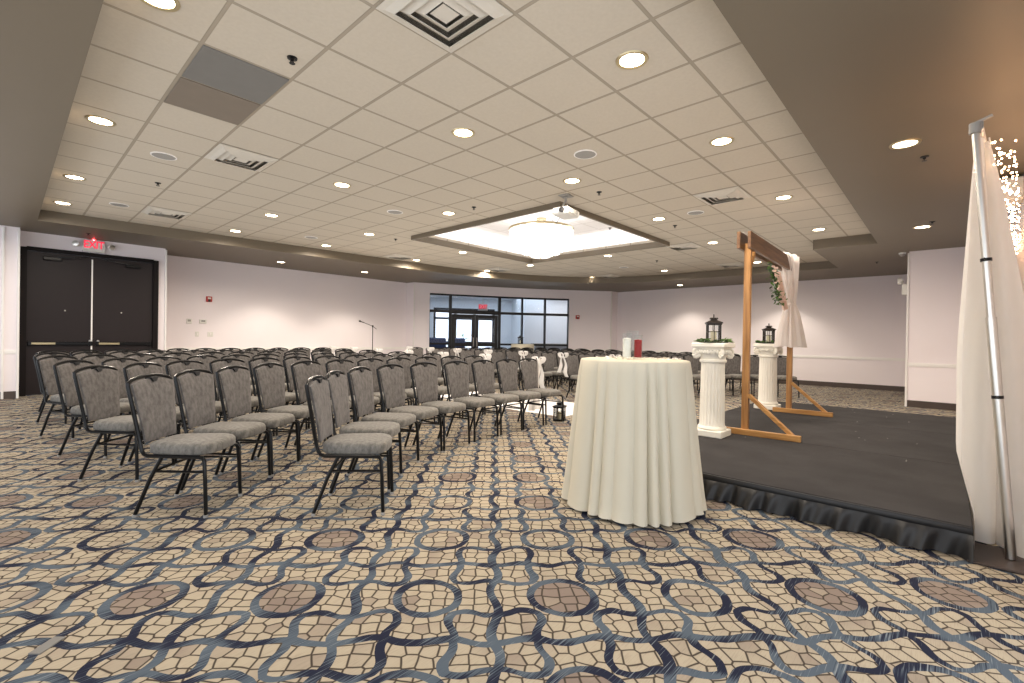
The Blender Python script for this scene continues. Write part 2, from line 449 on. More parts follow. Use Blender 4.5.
mb = MB().box((7.6, -.66, ZW / 2), (9.2, .18, ZW)); struct(mb.build('wall_right', M['wall'], smooth=False), 'pale wall behind the white drape')
# bowed wall: solid ends, lintel over the glazing
TW = [.0755, .1785, .423, .5395, .6577, .781]; ZG = 2.71
def arcpoly(ta, tb, th, n):
    return [arc(ta + (tb - ta) * i / n) for i in range(n + 1)] + [arc(tb + (ta - tb) * i / n, th) for i in range(n + 1)]
mb = MB(); mb.prism([arcpoly(0, TW[0], .25, 3)[::-1]], 0, ZW); mb.prism([arcpoly(TW[-1], 1, .25, 5)[::-1]], 0, ZW)
mb.prism([arcpoly(TW[0], TW[-1], .25, 14)[::-1]], ZG, ZW)
a, b = arc(0), arc(1)
mb.prism([[a, arc(0, .25), (9.25 + .02, 13.7), (9.25, 13.7)]], 0, ZW); mb.prism([[b, (15.95, 9.2), (15.95, 9.35), arc(1, .25)]], 0, ZW)
struct(mb.build('wall_bowed', M['wall'], smooth=False, fix=True), 'pale bowed corner wall around the black storefront glazing')

# trims: chair rails, baseboards, corner beads
def rail(mb, a, b, n, z0, z1, dep):
    a, b, n = Vector(a), Vector(b), Vector(n).normalized()
    q = [a, b, b + n * dep, a + n * dep]; mb.prism([[(p.x, p.y) for p in q]], z0, z1)
segsA = [((2.36, 13.45), (9.25, 13.45), (0, -1))]; segsB = [((15.8, .57), (15.8, 9.2), (-1, 0))]
segsP = [((12.0, -.57), (12.0, .58), (-1, 0))]; segsR = [((3, -.57), (12, -.57), (0, 1))]; segsL = [((XL, 12.1), (.18, 12.1), (0, -1))]
segsW = [(arc(.781 + (1 - .781) * i / 5), arc(.781 + (1 - .781) * (i + 1) / 5), -NN) for i in range(5)]
segsW0 = [(arc(0), arc(.0755), -NN)]
k = 4
for nm, sg in (('back', segsA), ('far', segsB), ('pier', segsP), ('right', segsR), ('left', segsL), ('bowed', segsW + segsW0)):
    mb = MB()
    for s in sg: rail(mb, *s, .80, .85, .018); rail(mb, *s, .785, .80, .010); rail(mb, *s, .85, .862, .010)
    o = struct(mb.build('trim_%d' % k, M['white'], smooth=False, fix=True), 'white chair rail on the %s wall' % nm); k += 1
    mb = MB()
    for s in sg: rail(mb, *s, 0, .13, .012)
    struct(mb.build('baseboard_%s' % nm, M['base'], smooth=False, fix=True), 'dark brown baseboard')
mb = MB()
for x, y in ((2.37, 12.435), (11.99, .575), (9.26, 13.04), (.165, 12.085), (-.02, 12.09), (15.34, 9.19)): mb.box((x, y, 1.5), (.035, .035, 3.0), ch=.006)
struct(mb.build('trim_%d' % k, M['white'], smooth=False), 'white corner beads')

# ------------------------------------------------------------------ exit doors
door = bpy.data.objects.new('door_1', None); COL.objects.link(door); struct(door, 'dark brown double exit doors with push bars'); door.location = (1.21, 12.45, 0)
mb = MB(); mb.box((-.98, -.01, 1.37), (.09, .10, 2.74)); mb.box((.98, -.01, 1.37), (.09, .10, 2.74)); mb.box((0, -.01, 2.72), (1.88, .10, .07))
mb.build('door_frame', M['doorframe'], door, smooth=False)
for sx in (-1, 1):
    lf = MB().box((-.4855 if sx < 0 else .4505, .02, 1.345), (.899 if sx < 0 else .969, .05, 2.67), ch=.0).build('door_leaf', M['door'], door, smooth=False)
    b = MB(); b.box((sx * .47, -.045, .97), (.80, .035, .055), ch=.008)
    for e in (-.42, .42): b.box((sx * .47 + e, -.03, .97), (.06, .06, .085), ch=.008)
    b.build('push_bar', M['black'], lf)
    MB().box((sx * .47 - .24, -.066, .97), (.32, .01, .04), ch=.003).build('touch_pad', M['brass'], lf)
    b = MB().box((sx * .6, -.04, 2.57), (.26, .05, .07), ch=.01); b.bar((sx * .55, -.05, 2.60), (sx * .3, -.12, 2.62), .02, .015); b.bar((sx * .3, -.12, 2.62), (sx * .1, -.02, 2.66), .02, .012)
    b.build('door_closer', M['black'], lf)
    v = MB(); v.lathe([(.012, 0), (.012, .012), (.006, .015)], 12); o = v.build('door_viewer', M['chrome'], lf); o.rotation_euler = (pi / 2, 0, 0); o.location = (sx * .42, -.005, 1.6)
    MB().lathe([(.022, 0), (.022, .03), (.016, .04)], 12).build('lock_cylinder', M['chrome'], lf).matrix_local = Matrix.Translation((sx * .06, -.005, 1.02)) @ Matrix.Rotation(pi / 2, 4, 'X')
MB().box((-.035, -.012, 1.38), (.022, .014, 2.5)).build('white_centre_strip', M['white'], door, smooth=False)  # thin white strip down the line between the two leaves

# ------------------------------------------------------------------ glazing in the bowed wall
win = bpy.data.objects.new('window_1', None); COL.objects.link(win); struct(win, 'black framed storefront glazing in the bowed wall')
def seg(ta, tb, off=.1): return Vector((*arc(ta, off), 0)), Vector((*arc(tb, off), 0))
mb = MB()
for i, t in enumerate(TW):
    p = Vector((*arc(t, .1), 0)); w = .10 if i in (1, 2) else .065
    mb.bar(p, p + Vector((0, 0, ZG)), w, .11, .006, up=(NN.x, NN.y, 0))
for i in range(5):
    a, b = seg(TW[i], TW[i + 1])
    for z, h in ((ZG - .03, .06), (2.11, .09 if i != 1 else .14)): mb.bar(a + Vector((0, 0, z)), b + Vector((0, 0, z)), h, .10, .004, up=(NN.x, NN.y, 0))
    if i != 1:
        for z, h in ((.99, .07), (.06, .12)): mb.bar(a + Vector((0, 0, z)), b + Vector((0, 0, z)), h, .10, .004, up=(NN.x, NN.y, 0))
mb.build('window_frame', M['mullion'], win, smooth=False)
def pane(par, a, b, z0, z1):
    d = (b - a).normalized(); a2, b2 = a + d * .03, b - d * .03; n = Vector((-d.y, d.x, 0)) * .004
    q = [a2 - n, b2 - n, b2 + n, a2 + n]
    MB().prism([[(p.x, p.y) for p in q]], z0, z1).build('pane', M['pane'], par, smooth=False, fix=True)
for i in range(5):
    a, b = seg(TW[i], TW[i + 1]); pane(win, a, b, 2.17, 2.66)
    if i != 1: pane(win, a, b, 1.03, 2.06); pane(win, a, b, .13, .95)
dr = bpy.data.objects.new('door_2', None); COL.objects.link(dr); struct(dr, 'black glazed double doors in the storefront')
a, b = seg(TW[1], TW[2]); d = (b - a).normalized(); m_ = (a + b) / 2; a = a + d * .06; b = b - d * .06
for s, (p, q) in enumerate(((a, m_ - d * .005), (m_ + d * .005, b))):
    mb = MB(); Z = Vector((0, 0, 1)); up = (NN.x, NN.y, 0)
    for e in (p + d * .06, q - d * .06): mb.bar(e + Z * .02, e + Z * 2.03, .12, .05, .004, up=up)
    for z, h in ((.12, .20), (.97, .12), (1.965, .13)): mb.bar(p + d * .12 + Z * z, q - d * .12 + Z * z, h, .05, .004, up=up)
    lf = mb.build('door_leaf', M['mullion'], dr, smooth=False)
    pane(lf, p + d * .09, q - d * .09, 1.03, 1.90); pane(lf, p + d * .09, q - d * .09, .22, .91)
    h = q - d * .06 if s == 0 else p + d * .06; o = Vector((-NN.x, -NN.y, 0)) * .07
    MB().tube([h + Z * .9, h + o + Z * .92, h + o + Z * 1.2, h + Z * 1.22], .012, 8).build('door_pull', M['chrome'], lf)

# ------------------------------------------------------------------ lobby beyond the glass
def lb_prism(mb, s0, s1, d0, d1, z0, z1): mb.prism([[LB(s0, d0), LB(s1, d0), LB(s1, d1), LB(s0, d1)]], z0, z1)
DW = 4.6
mb = MB(); lb_prism(mb, -4.4, -4.2, .1, DW, 0, 3.0); lb_prism(mb, 4.2, 4.4, -.1, DW, 0, 3.0)
lb_prism(mb, -4.4, -2.5, DW, DW + .2, 0, 3.0); lb_prism(mb, .2, 1.0, DW, DW + .2, 0, 3.0); lb_prism(mb, 1.0, 4.4, 2.6, 2.8, 0, 3.0); lb_prism(mb, 1.0, 1.2, 2.8, DW, 0, 3.0); lb_prism(mb, -2.5, .2, DW, DW + .2, 2.5, 3.0)
struct(mb.build('wall_lobby', M['lobby'], smooth=False, fix=True), 'white lobby walls beyond the glazing')
mb = MB(); lb_prism(mb, -4.4, 4.4, .45, DW + .2, 2.95, 3.1); struct(mb.build('ceiling_lobby', M['lobby'], smooth=False, fix=True), 'white lobby ceiling')
mb = MB(); lb_prism(mb, -4.4, 4.4, .3, DW + .2, 0.0, .006); struct(mb.build('floor_lobby', M['lobby_floor'], smooth=False, fix=True), 'grey lobby floor')
w2 = bpy.data.objects.new('window_2', None); COL.objects.link(w2); struct(w2, 'blue-lit entrance glazing at the back of the lobby')
mb = MB()
for s in (-2.46, -1.55, -.7, .16):
    p = Vector((*LB(s, DW + .05), 0)); mb.bar(p, p + Vector((0, 0, 2.5)), .10, .1, up=(NN.x, NN.y, 0))
for z in (.08, 1.0, 2.05, 2.46):
    a, b = Vector((*LB(-2.46, DW + .05), z)), Vector((*LB(.16, DW + .05), z)); mb.bar(a, b, .09, .1, up=(NN.x, NN.y, 0))
mb.build('window_frame', M['mullion'], w2, smooth=False)
for s0, s1 in ((-2.46, -1.55), (-1.55, -.7), (-.7, .16)): pane(w2, Vector((*LB(s0, DW + .05), 0)), Vector((*LB(s1, DW + .05), 0)), .12, 2.42)

rzl = atan2(TT.y, TT.x)
def loc(s, d, z=0): return (*LB(s, d), z)
def armchair(l, lab):
    t = thing('lobby_armchair', lab, 'armchair', l, rzl, 'navy lobby armchairs')
    MB().box((0, 0, .32), (.56, .60, .22), ch=.04).build('seat', M['navy'], t)
    MB().box((0, .32, .72), (.70, .14, .95), ch=.05).build('backrest', M['navy'], t)
    for sx in (-1, 1):
        MB().box((sx * .33, 0, .42), (.10, .62, .36), ch=.03).build('armrest', M['navy'], t)
        for sy in (-.24, .24): MB().lathe([(.018, 0), (.028, .22)], 10, (sx * .26, sy, .006)).build('leg', M['black'], t)
armchair(loc(-2.55, 2.2), 'navy lobby armchair seen through the glass left of the doors')
armchair(loc(-1.75, 2.5), 'navy lobby armchair seen through the left glass door leaf')
t = thing('lobby_counter', 'grey low counter behind the right-hand glass panes', 'counter', loc(1.75, 1.3), rzl)
MB().box((0, 0, .50), (1.5, .45, 1.0), ch=.01).build('body', plain('grey_counter', (.33, .33, .34), .5), t)
MB().box((0, 0, 1.02), (1.56, .52, .04), ch=.01).build('worktop', M['grey_plastic'], t)
t = thing('potted_plant', 'green leafy plant standing in the lobby behind the left door leaf', 'plant', loc(-1.35, 3.6))
MB().lathe([(.14, 0), (.19, .36), (.21, .38), (.18, .38), (.16, .33)], 18, (0, 0, .006)).build('pot', M['grey_plastic'], t)
mb = MB()
for i in range(60):
    a = random.uniform(0, 2 * pi); h = random.uniform(.4, 1.5); rr = random.uniform(.02, .26)
    p = Vector((rr * cos(a), rr * sin(a), h)); dv = Vector((cos(a), sin(a), random.uniform(-.2, .8))).normalized(); sd = dv.cross(Vector((0, 0, 1))).normalized() * .045
    q = p + dv * .10; e = p + dv * .22 + Vector((0, 0, -.03)); mb.add([p, q + sd, e, q - sd], [(0, 1, 2, 3)])
mb.tube([(0, 0, .3), (.02, .01, .9), (0, .02, 1.5)], .012, 6)
mb.build('foliage', M['leaf'], t, smooth=False)
def exit_sign(name, lab, l, rz, heads):
    t = thing(name, lab, 'exit sign', l, rz)
    MB().box((0, 0, 0), (.34, .07, .23), ch=.012).build('housing', M['plastic_white'], t)
    cu = bpy.data.curves.new('lettering', 'FONT'); cu.body = 'EXIT'; cu.size = .20; cu.align_x = 'CENTER'; cu.align_y = 'CENTER'; cu.extrude = .003; cu.offset = .003; cu.space_character = .95
    cu.materials.append(M['exit']); fo = bpy.data.objects.new('lettering_curve', cu); COL.objects.link(fo); bpy.context.view_layer.update()
    me = bpy.data.meshes.new_from_object(fo.evaluated_get(bpy.context.evaluated_depsgraph_get())); bpy.data.objects.remove(fo); bpy.data.curves.remove(cu)
    o = bpy.data.objects.new('lettering', me); COL.objects.link(o); o.parent = t
    o.rotation_euler = (pi / 2, 0, 0); o.location = (0, -.037, .02); o.scale = (.78, 1, 1); o['label'] = 'glowing red letters EXIT'
    if heads:
        for sx in (-1, 1):
            h = MB(); h.lathe([(.02, .0), (.055, .02), (.06, .06), (.052, .07)], 18); h.tube([(0, 0, -.05), (0, 0, .01)], .012, 8)
            o = h.build('lamp_head', M['plastic_white'], t); o.rotation_euler = (pi / 2, 0, sx * .5); o.location = (sx * .24, -.02, .01)
            g = MB().lathe([(.002, .066), (.048, .066), (.048, .072), (.002, .078)], 18).build('lamp_lens', M['chrome'], o)
    return t
exit_sign('exit_sign', 'white exit sign with red letters and twin emergency lamps above the dark double doors', (1.19, 12.40, 2.89), 0, True)
MB().box((1.19, 12.42, 3.018), (.06, .03, .026)).build('sign_mount', M['plastic_white'], bpy.data.objects['exit_sign'], smooth=False).matrix_parent_inverse = Matrix.Translation((-1.19, -12.40, -2.89))
t = exit_sign('exit_sign', 'small red exit sign glowing over the glass double doors', loc(-1.15, .55, 2.3), rzl, False)
MB().box((0, 0, .39), (.03, .03, .56)).build('hanger', M['plastic_white'], t, smooth=False)

# ------------------------------------------------------------------ wall fittings
def device(name, lab, cat, l, rz, size, mat, extra=None, group=None):
    t = thing(name, lab, cat, l, rz, group)
    MB().box((0, -size[1] / 2, 0), size, ch=.006).build('body', mat, t, smooth=False)
    if extra: extra(t, size)
    return t
def strobe(t, s):
    MB().box((0, -s[1] - .008, .02), (s[0] * .55, .016, s[2] * .3), ch=.004).build('strobe_lens', M['plastic_white'], t, smooth=False)
    MB().lathe([(.03, 0), (.026, .006), (.01, .008)], 14).build('sounder_grille', M['dark'], t).matrix_local = Matrix.Translation((0, -s[1], -.035)) @ Matrix.Rotation(pi / 2, 4, 'X')
device('fire_alarm', 'red fire alarm strobe on the long left wall above the thermostats', 'fire alarm', (3.44, 13.45, 2.06), 0, (.125, .05, .13), M['red'], strobe)
q = arc(.8245); device('fire_alarm', 'red fire alarm strobe on the bowed wall right of the glazing', 'fire alarm', (q[0], q[1], 2.04), rzl - .1, (.14, .05, .14), M['red'], strobe)
def display(t, s): MB().box((0, -s[1] - .001, .012), (s[0] * .55, .003, s[2] * .4)).build('display', M['grey_plastic'], t, smooth=False)
device('thermostat', 'white upright thermostat on the left wall nearest the door bay', 'thermostat', (3.03, 13.45, 1.50), 0, (.11, .03, .12), M['plastic_white'], display)
device('thermostat', 'white wide thermostat with dark display below the fire alarm', 'thermostat', (3.32, 13.45, 1.50), 0, (.15, .03, .10), M['plastic_white'], display)
def toggle(t, s): MB().box((0, -s[1] - .006, 0), (.03, .012, .06), ch=.003).build('rocker', M['white'], t, smooth=False)
device('light_switch', 'white switch plate under the upright thermostat', 'light switch', (3.20, 13.45, 1.19), 0, (.08, .008, .12), M['plastic_white'], toggle)
device('light_switch', 'white switch plate under the wide thermostat', 'light switch', (3.48, 13.45, 1.19), 0, (.12, .008, .12), M['plastic_white'], toggle)
t = thing('emergency_light', 'white emergency lamp unit jutting from the block right of the stage', 'emergency light', (12.12, .58, 2.38))
MB().box((0, .05, -.08), (.16, .09, .22), ch=.012).build('housing', M['plastic_white'], t)
for sx, z in ((-.12, .02), (.12, .02)):
    h = MB().lathe([(.02, 0), (.055, .03), (.06, .08)], 16).build('lamp_head', M['plastic_white'], t); h.rotation_euler = (-pi / 2, 0, 0); h.location = (sx * .55, .08, .09)
t = thing('security_camera', 'small white dome camera under the soffit beside the projecting block', 'camera', (12.08, .68, HS))
MB().lathe([(.055, -.03), (.06, 0)], 18).build('base_ring', M['plastic_white'], t); MB().sphere((0, 0, -.03), .05, 14, 8, (1, 1, .9)).build('dome', M['grey_plastic'], t)
MB().lathe([(.02, 0), (.02, .0)], 6)
t = thing('speaker_box', 'white box speaker on the right wall above the fairy lights', 'speaker', (7.45, -.57, 2.90))
MB().box((0, .13, -.02), (.42, .26, .24), ch=.015).build('cabinet', M['plastic_white'], t); MB().box((0, .265, -.02), (.36, .012, .18), ch=.004).build('grille', M['white'], t)
t = thing('wall_bracket', 'small black bracket low on the right wall at the photo edge', 'bracket', (7.35, -.57, .40))
MB().box((0, .01, 0), (.12, .02, .10), ch=.004).build('plate', M['black'], t); MB().bar((0, .0, -.03), (0, .24, -.03), .05, .02, .004).build('arm', M['black'], t)
MB().lathe([(.03, 0), (.035, .03), (.02, .05)], 14, (0, .16, -.02)).build('knob', M['black'], t)

# ------------------------------------------------------------------ ceiling fittings
LAMPS = []
def downlight(l, lab, first=[None]):
    if first[0] is None:
        t = thing('ceiling_downlight', lab, 'ceiling light', l, 0, 'recessed downlights')
        MB().lathe([(.085, .004), (.088, -.006), (.112, -.008), (.118, .004)], 32, cap=False).build('trim_ring', M['brass'], t)
        MB().lathe([(.002, -.004), (.087, -.002)], 32, cap=False).build('lens', M['lens'], t)
        first[0] = t
    else: t = dup(first[0], l, 0, lab)
    LAMPS.append(l); return t
gx = [.612, 3.052, 4.882, 7.322, 9.762, 12.81]; gy = [1.695, 3.525, 5.965, 8.405, 10.235]
rows = {0: [1, 2, 3, 4], 1: [0, 1, 2, 3, 4, 5], 2: [0, 1, 2, 4, 5], 3: [0, 1, 2, 3, 4, 5], 4: [0, 1, 2, 3, 4]}
rn = ['row nearest the stage', 'second row from the stage', 'middle row level with the chandelier', 'row beyond the chandelier', 'row nearest the long left wall']
for j, xs in rows.items():
    for n, i in enumerate(xs):
        x, y = gx[i], gy[j]
        if j == 4 and i == 4: y = 10.1
        downlight((x, y, HC), 'recessed downlight, %s along from the near end, %s' % (ORD[n + 1], rn[j]))
SOF = [((5.55, .31), 'recessed downlight in the taupe soffit nearest the white drape'), ((9.62, .31), 'recessed downlight in the taupe soffit above the projecting block'),
       ((4.7, 12.29), 'recessed downlight in the soffit over the long wall, nearer the exit doors'), ((6.96, 12.2), 'recessed downlight in the soffit over the long wall, nearer the microphone stand'),
       ((14.86, 6.38), 'recessed downlight in the soffit over the far wall, left of the near lantern'), ((14.86, 3.5), 'recessed downlight in the soffit over the far wall, behind the wooden arch')]
for (x, y), lab in SOF: downlight((x, y, HS), lab)

def speaker(l, lab, first=[None]):
    if first[0] is None:
        t = thing('ceiling_speaker', lab, 'speaker', l, 0, 'round ceiling speakers')
        MB().lathe([(.125, .0), (.125, -.008), (.112, -.010), (.112, -.004)], 28, cap=False).build('rim', M['white'], t)
        MB().lathe([(.002, -.009), (.112, -.007)], 28, cap=False).build('grille', M['grey_plastic'], t); first[0] = t
    else: dup(first[0], l, 0, lab)
for (x, y), lab in {(1.22, 6.575): 'round grey ceiling speaker between the near vent and the left soffit', (1.22, 9.625): 'round grey ceiling speaker nearest the exit sign',
        (4.272, 6.575): 'round grey ceiling speaker left of the lit square', (4.272, 9.625): 'round grey ceiling speaker nearest the long pale wall',
        (7.322, 2.915): 'round grey ceiling speaker beside the vent above the arch', (4.272, 2.915): 'round grey ceiling speaker nearest the camera, above the projector',
        (11.59, 6.575): 'round grey ceiling speaker beyond the lit square'}.items(): speaker((x, y, HC), lab)
def sprinkler(l, lab, first=[None]):
    if first[0] is None:
        t = thing('fire_sprinkler', lab, 'sprinkler', l, 0, 'fire sprinklers')
        MB().lathe([(.036, 0), (.034, -.008), (.014, -.010), (.012, -.022), (.008, -.025)], 16).build('escutcheon', M['black'], t)
        d = MB().lathe([(.020, -.042), (.022, -.040)], 12); d.tube([(.008, 0, -.022), (.012, 0, -.032), (.003, 0, -.041)], .003, 6); d.tube([(-.008, 0, -.022), (-.012, 0, -.032), (-.003, 0, -.041)], .003, 6)
        d.build('deflector', M['black'], t); first[0] = t
    else: dup(first[0], l, 0, lab)
for (x, y, z), lab in {(1.41, 3.53, HC): 'dark fire sprinkler beside the grey ceiling panels', (1.39, 7.82, HC): 'dark fire sprinkler between the two left vents', (4.9, 5.38, HC): 'dark fire sprinkler just left of the lit square',
        (5.49, 3.51, HC): 'dark fire sprinkler right of the projector', (5.47, 8.38, HC): 'dark fire sprinkler beyond the left corner of the lit square', (7.92, 3.51, HC): 'dark fire sprinkler between arch and lit square',
        (11.1, 5.37, HC): 'dark fire sprinkler right of the far corner of the lit square', (6.05, .19, HS): 'fire sprinkler in the soffit beside the light nearest the drape', (9.3, .19, HS): 'fire sprinkler in the soffit beside the light above the block',
        (13.1, 1.17, HS): 'fire sprinkler in the soffit left of the projecting block', (6.55, 7.0, HC + .42): 'fire sprinkler in the raised square left of the chandelier', (8.9, 5.4, HC + .42): 'fire sprinkler in the raised square right of the chandelier',
        (1.05, 11.75, HS): 'fire sprinkler in the soffit above the exit sign'}.items(): sprinkler((x, y, z), lab)
def vent(l, lab, first=[None]):
    if first[0] is None:
        t = thing('air_vent', lab, 'air vent', l, 0, 'square ceiling air vents')
        MB().box((0, 0, .002), (.52, .52, .004)).build('duct_opening', M['duct'], t, smooth=False)
        def ring(h0, h1, z0, z1):
            m = MB(); c = [(-1,-1),(1,-1),(1,1),(-1,1)]; th = .004
            vs = [(x*h0, y*h0, z0) for x, y in c] + [(x*h1, y*h1, z1) for x, y in c] + [(x*h0, y*h0, z0-th) for x, y in c] + [(x*h1, y*h1, z1-th) for x, y in c]
            fs = []
            for i in range(4):
                j = (i+1) % 4; fs += [(i, j, 4+j, 4+i), (8+i, 12+i, 12+j, 8+j), (i, 8+i, 8+j, j), (4+i, 4+j, 12+j, 12+i)]
            return m.add(vs, fs)
        ring(.298, .262, -.004, -.010).build('frame', M['ventm'], t, smooth=False)
        for h in (.262, .195, .130): ring(h, h - .045, -.010, -.036 + (.262 - h) * .05).build('louver', M['ventm'], t, smooth=False)
        MB().box((0, 0, -.022), (.13, .13, .006), ch=.002).build('centre_plate', M['ventm'], t, smooth=False); first[0] = t
    else: dup(first[0], l, 0, lab)
for (x, y), lab in {(1.832, 2.305): 'square louvred air vent at the top edge, nearest the camera', (1.832, 5.965): 'square louvred air vent beside the grey ceiling panels', (1.832, 9.625): 'square louvred air vent nearest the exit sign',
        (6.712, 2.305): 'square louvred air vent above the near lantern pedestal', (9.762, 4.135): 'square louvred air vent at the right corner of the lit square', (9.762, 9.625): 'square air vent before the glazing',
        (12.81, 7.795): 'square air vent beyond the chandelier, near the bowed soffit', (12.81, 4.135): 'square air vent left of the arch post, far away', (6.712, 10.1): 'square air vent in front of the long wall, above the microphone stand'}.items(): vent((x, y, HC), lab)
tag(MB().box((1.222, 4.135, HC - .003), (.585, .585, .012), ch=.003).build('ceiling_panel', M['grey_panel'], smooth=False), 'blue-grey ceiling panel beside the taupe one, nearer the camera', 'ceiling panel')
tag(MB().box((1.222, 4.745, HC - .003), (.585, .585, .012), ch=.003).build('ceiling_panel', M['taupe_panel'], smooth=False), 'taupe ceiling panel beside the blue-grey one, farther away', 'ceiling panel')

# chandelier: bowl of crystal strands
CX, CY = 7.35, 6.05
t = thing('chandelier', 'glowing bowl-shaped crystal chandelier in the raised ceiling square', 'chandelier', (CX, CY, 0))
zr, zb, Rr = 3.41, 2.86, .64
mb = MB(); mb.tube([(Rr * cos(2*pi*k/40), Rr * sin(2*pi*k/40), zr) for k in range(40)], .022, 8, closed=True); mb.build('rim_hoop', M['brass'], t)
mb = MB().lathe([(.10, zt), (.10, zt - .03), (.02, zt - .05)], 20)
for k in range(4): mb.tube([(0, 0, zt - .03), (Rr * cos(k*pi/2), Rr * sin(k*pi/2), zr)], .006, 6)
mb.build('canopy', M['brass'], t)
mb = MB(); mb.lathe([(.02, zb), (.20, zb + .02), (.36, zb + .09), (.50, zb + .22), (.58, zb + .38), (.61, zr - .02)], 48, f=lambda r, a, z, i: r * (1 + .012 * cos(24 * a))).build('bowl', M['crystal'], t)
mb = MB()
for k in range(24):
    a = 2 * pi * k / 24
    for i in range(9):
        u = i / 8; rr = .62 * sqrt(max(0, 1 - (u * .97) ** 2.4)) + .012; z = zr - .03 - u * (zr - zb - .04)
        mb.sphere((rr * cos(a), rr * sin(a), z), .018, 6, 4)
mb.build('crystal_strands', M['crystal'], t)['kind'] = 'stuff'
MB().lathe([(.003, zb - .05), (.02, zb - .03), (.014, zb), (.02, zb + .02)], 12).build('finial', M['brass'], t)

# projector
t = thing('projector', 'white ceiling projector on a short mount at the near corner of the lit square', 'projector', (5.33, 3.95, 0), .15)
mb = MB(); mb.box((0, 0, HC - .008), (.16, .16, .016), ch=.004); mb.tube([(0, 0, HC - .02), (0, 0, HC - .09)], .02, 10); mb.tube([(0, 0, HC - .08), (-.05, .04, HC - .18)], .014, 8); mb.tube([(0, 0, HC - .08), (.05, -.03, HC - .18)], .008, 8)
mb.box((0, 0, HC - .185), (.18, .14, .012), ch=.003); mb.build('ceiling_mount', M['grey_plastic'], t)
bd = MB().box((0, 0, HC - .245), (.36, .27, .10), ch=.025).build('body', M['plastic_white'], t)
MB().lathe([(.035, 0), (.038, .02), (.03, .025)], 18).build('lens', M['dark'], t).matrix_local = Matrix.Translation((-.18, -.04, HC - .245)) @ Matrix.Rotation(-pi / 2, 4, 'Y')
mb = MB()
for i in range(6): mb.box((-.05 + i * .028, -.137, HC - .245), (.012, .006, .05))
mb.build('vent_grille', M['grey_plastic'], t, smooth=False)
MB().tube([(.10, .13, HC - .25), (.14, .22, HC - .33), (.08, .26, HC - .30), (.02, .14, HC - .20), (0, .03, HC - .1)], .005, 6).build('cable', M['dark'], t)

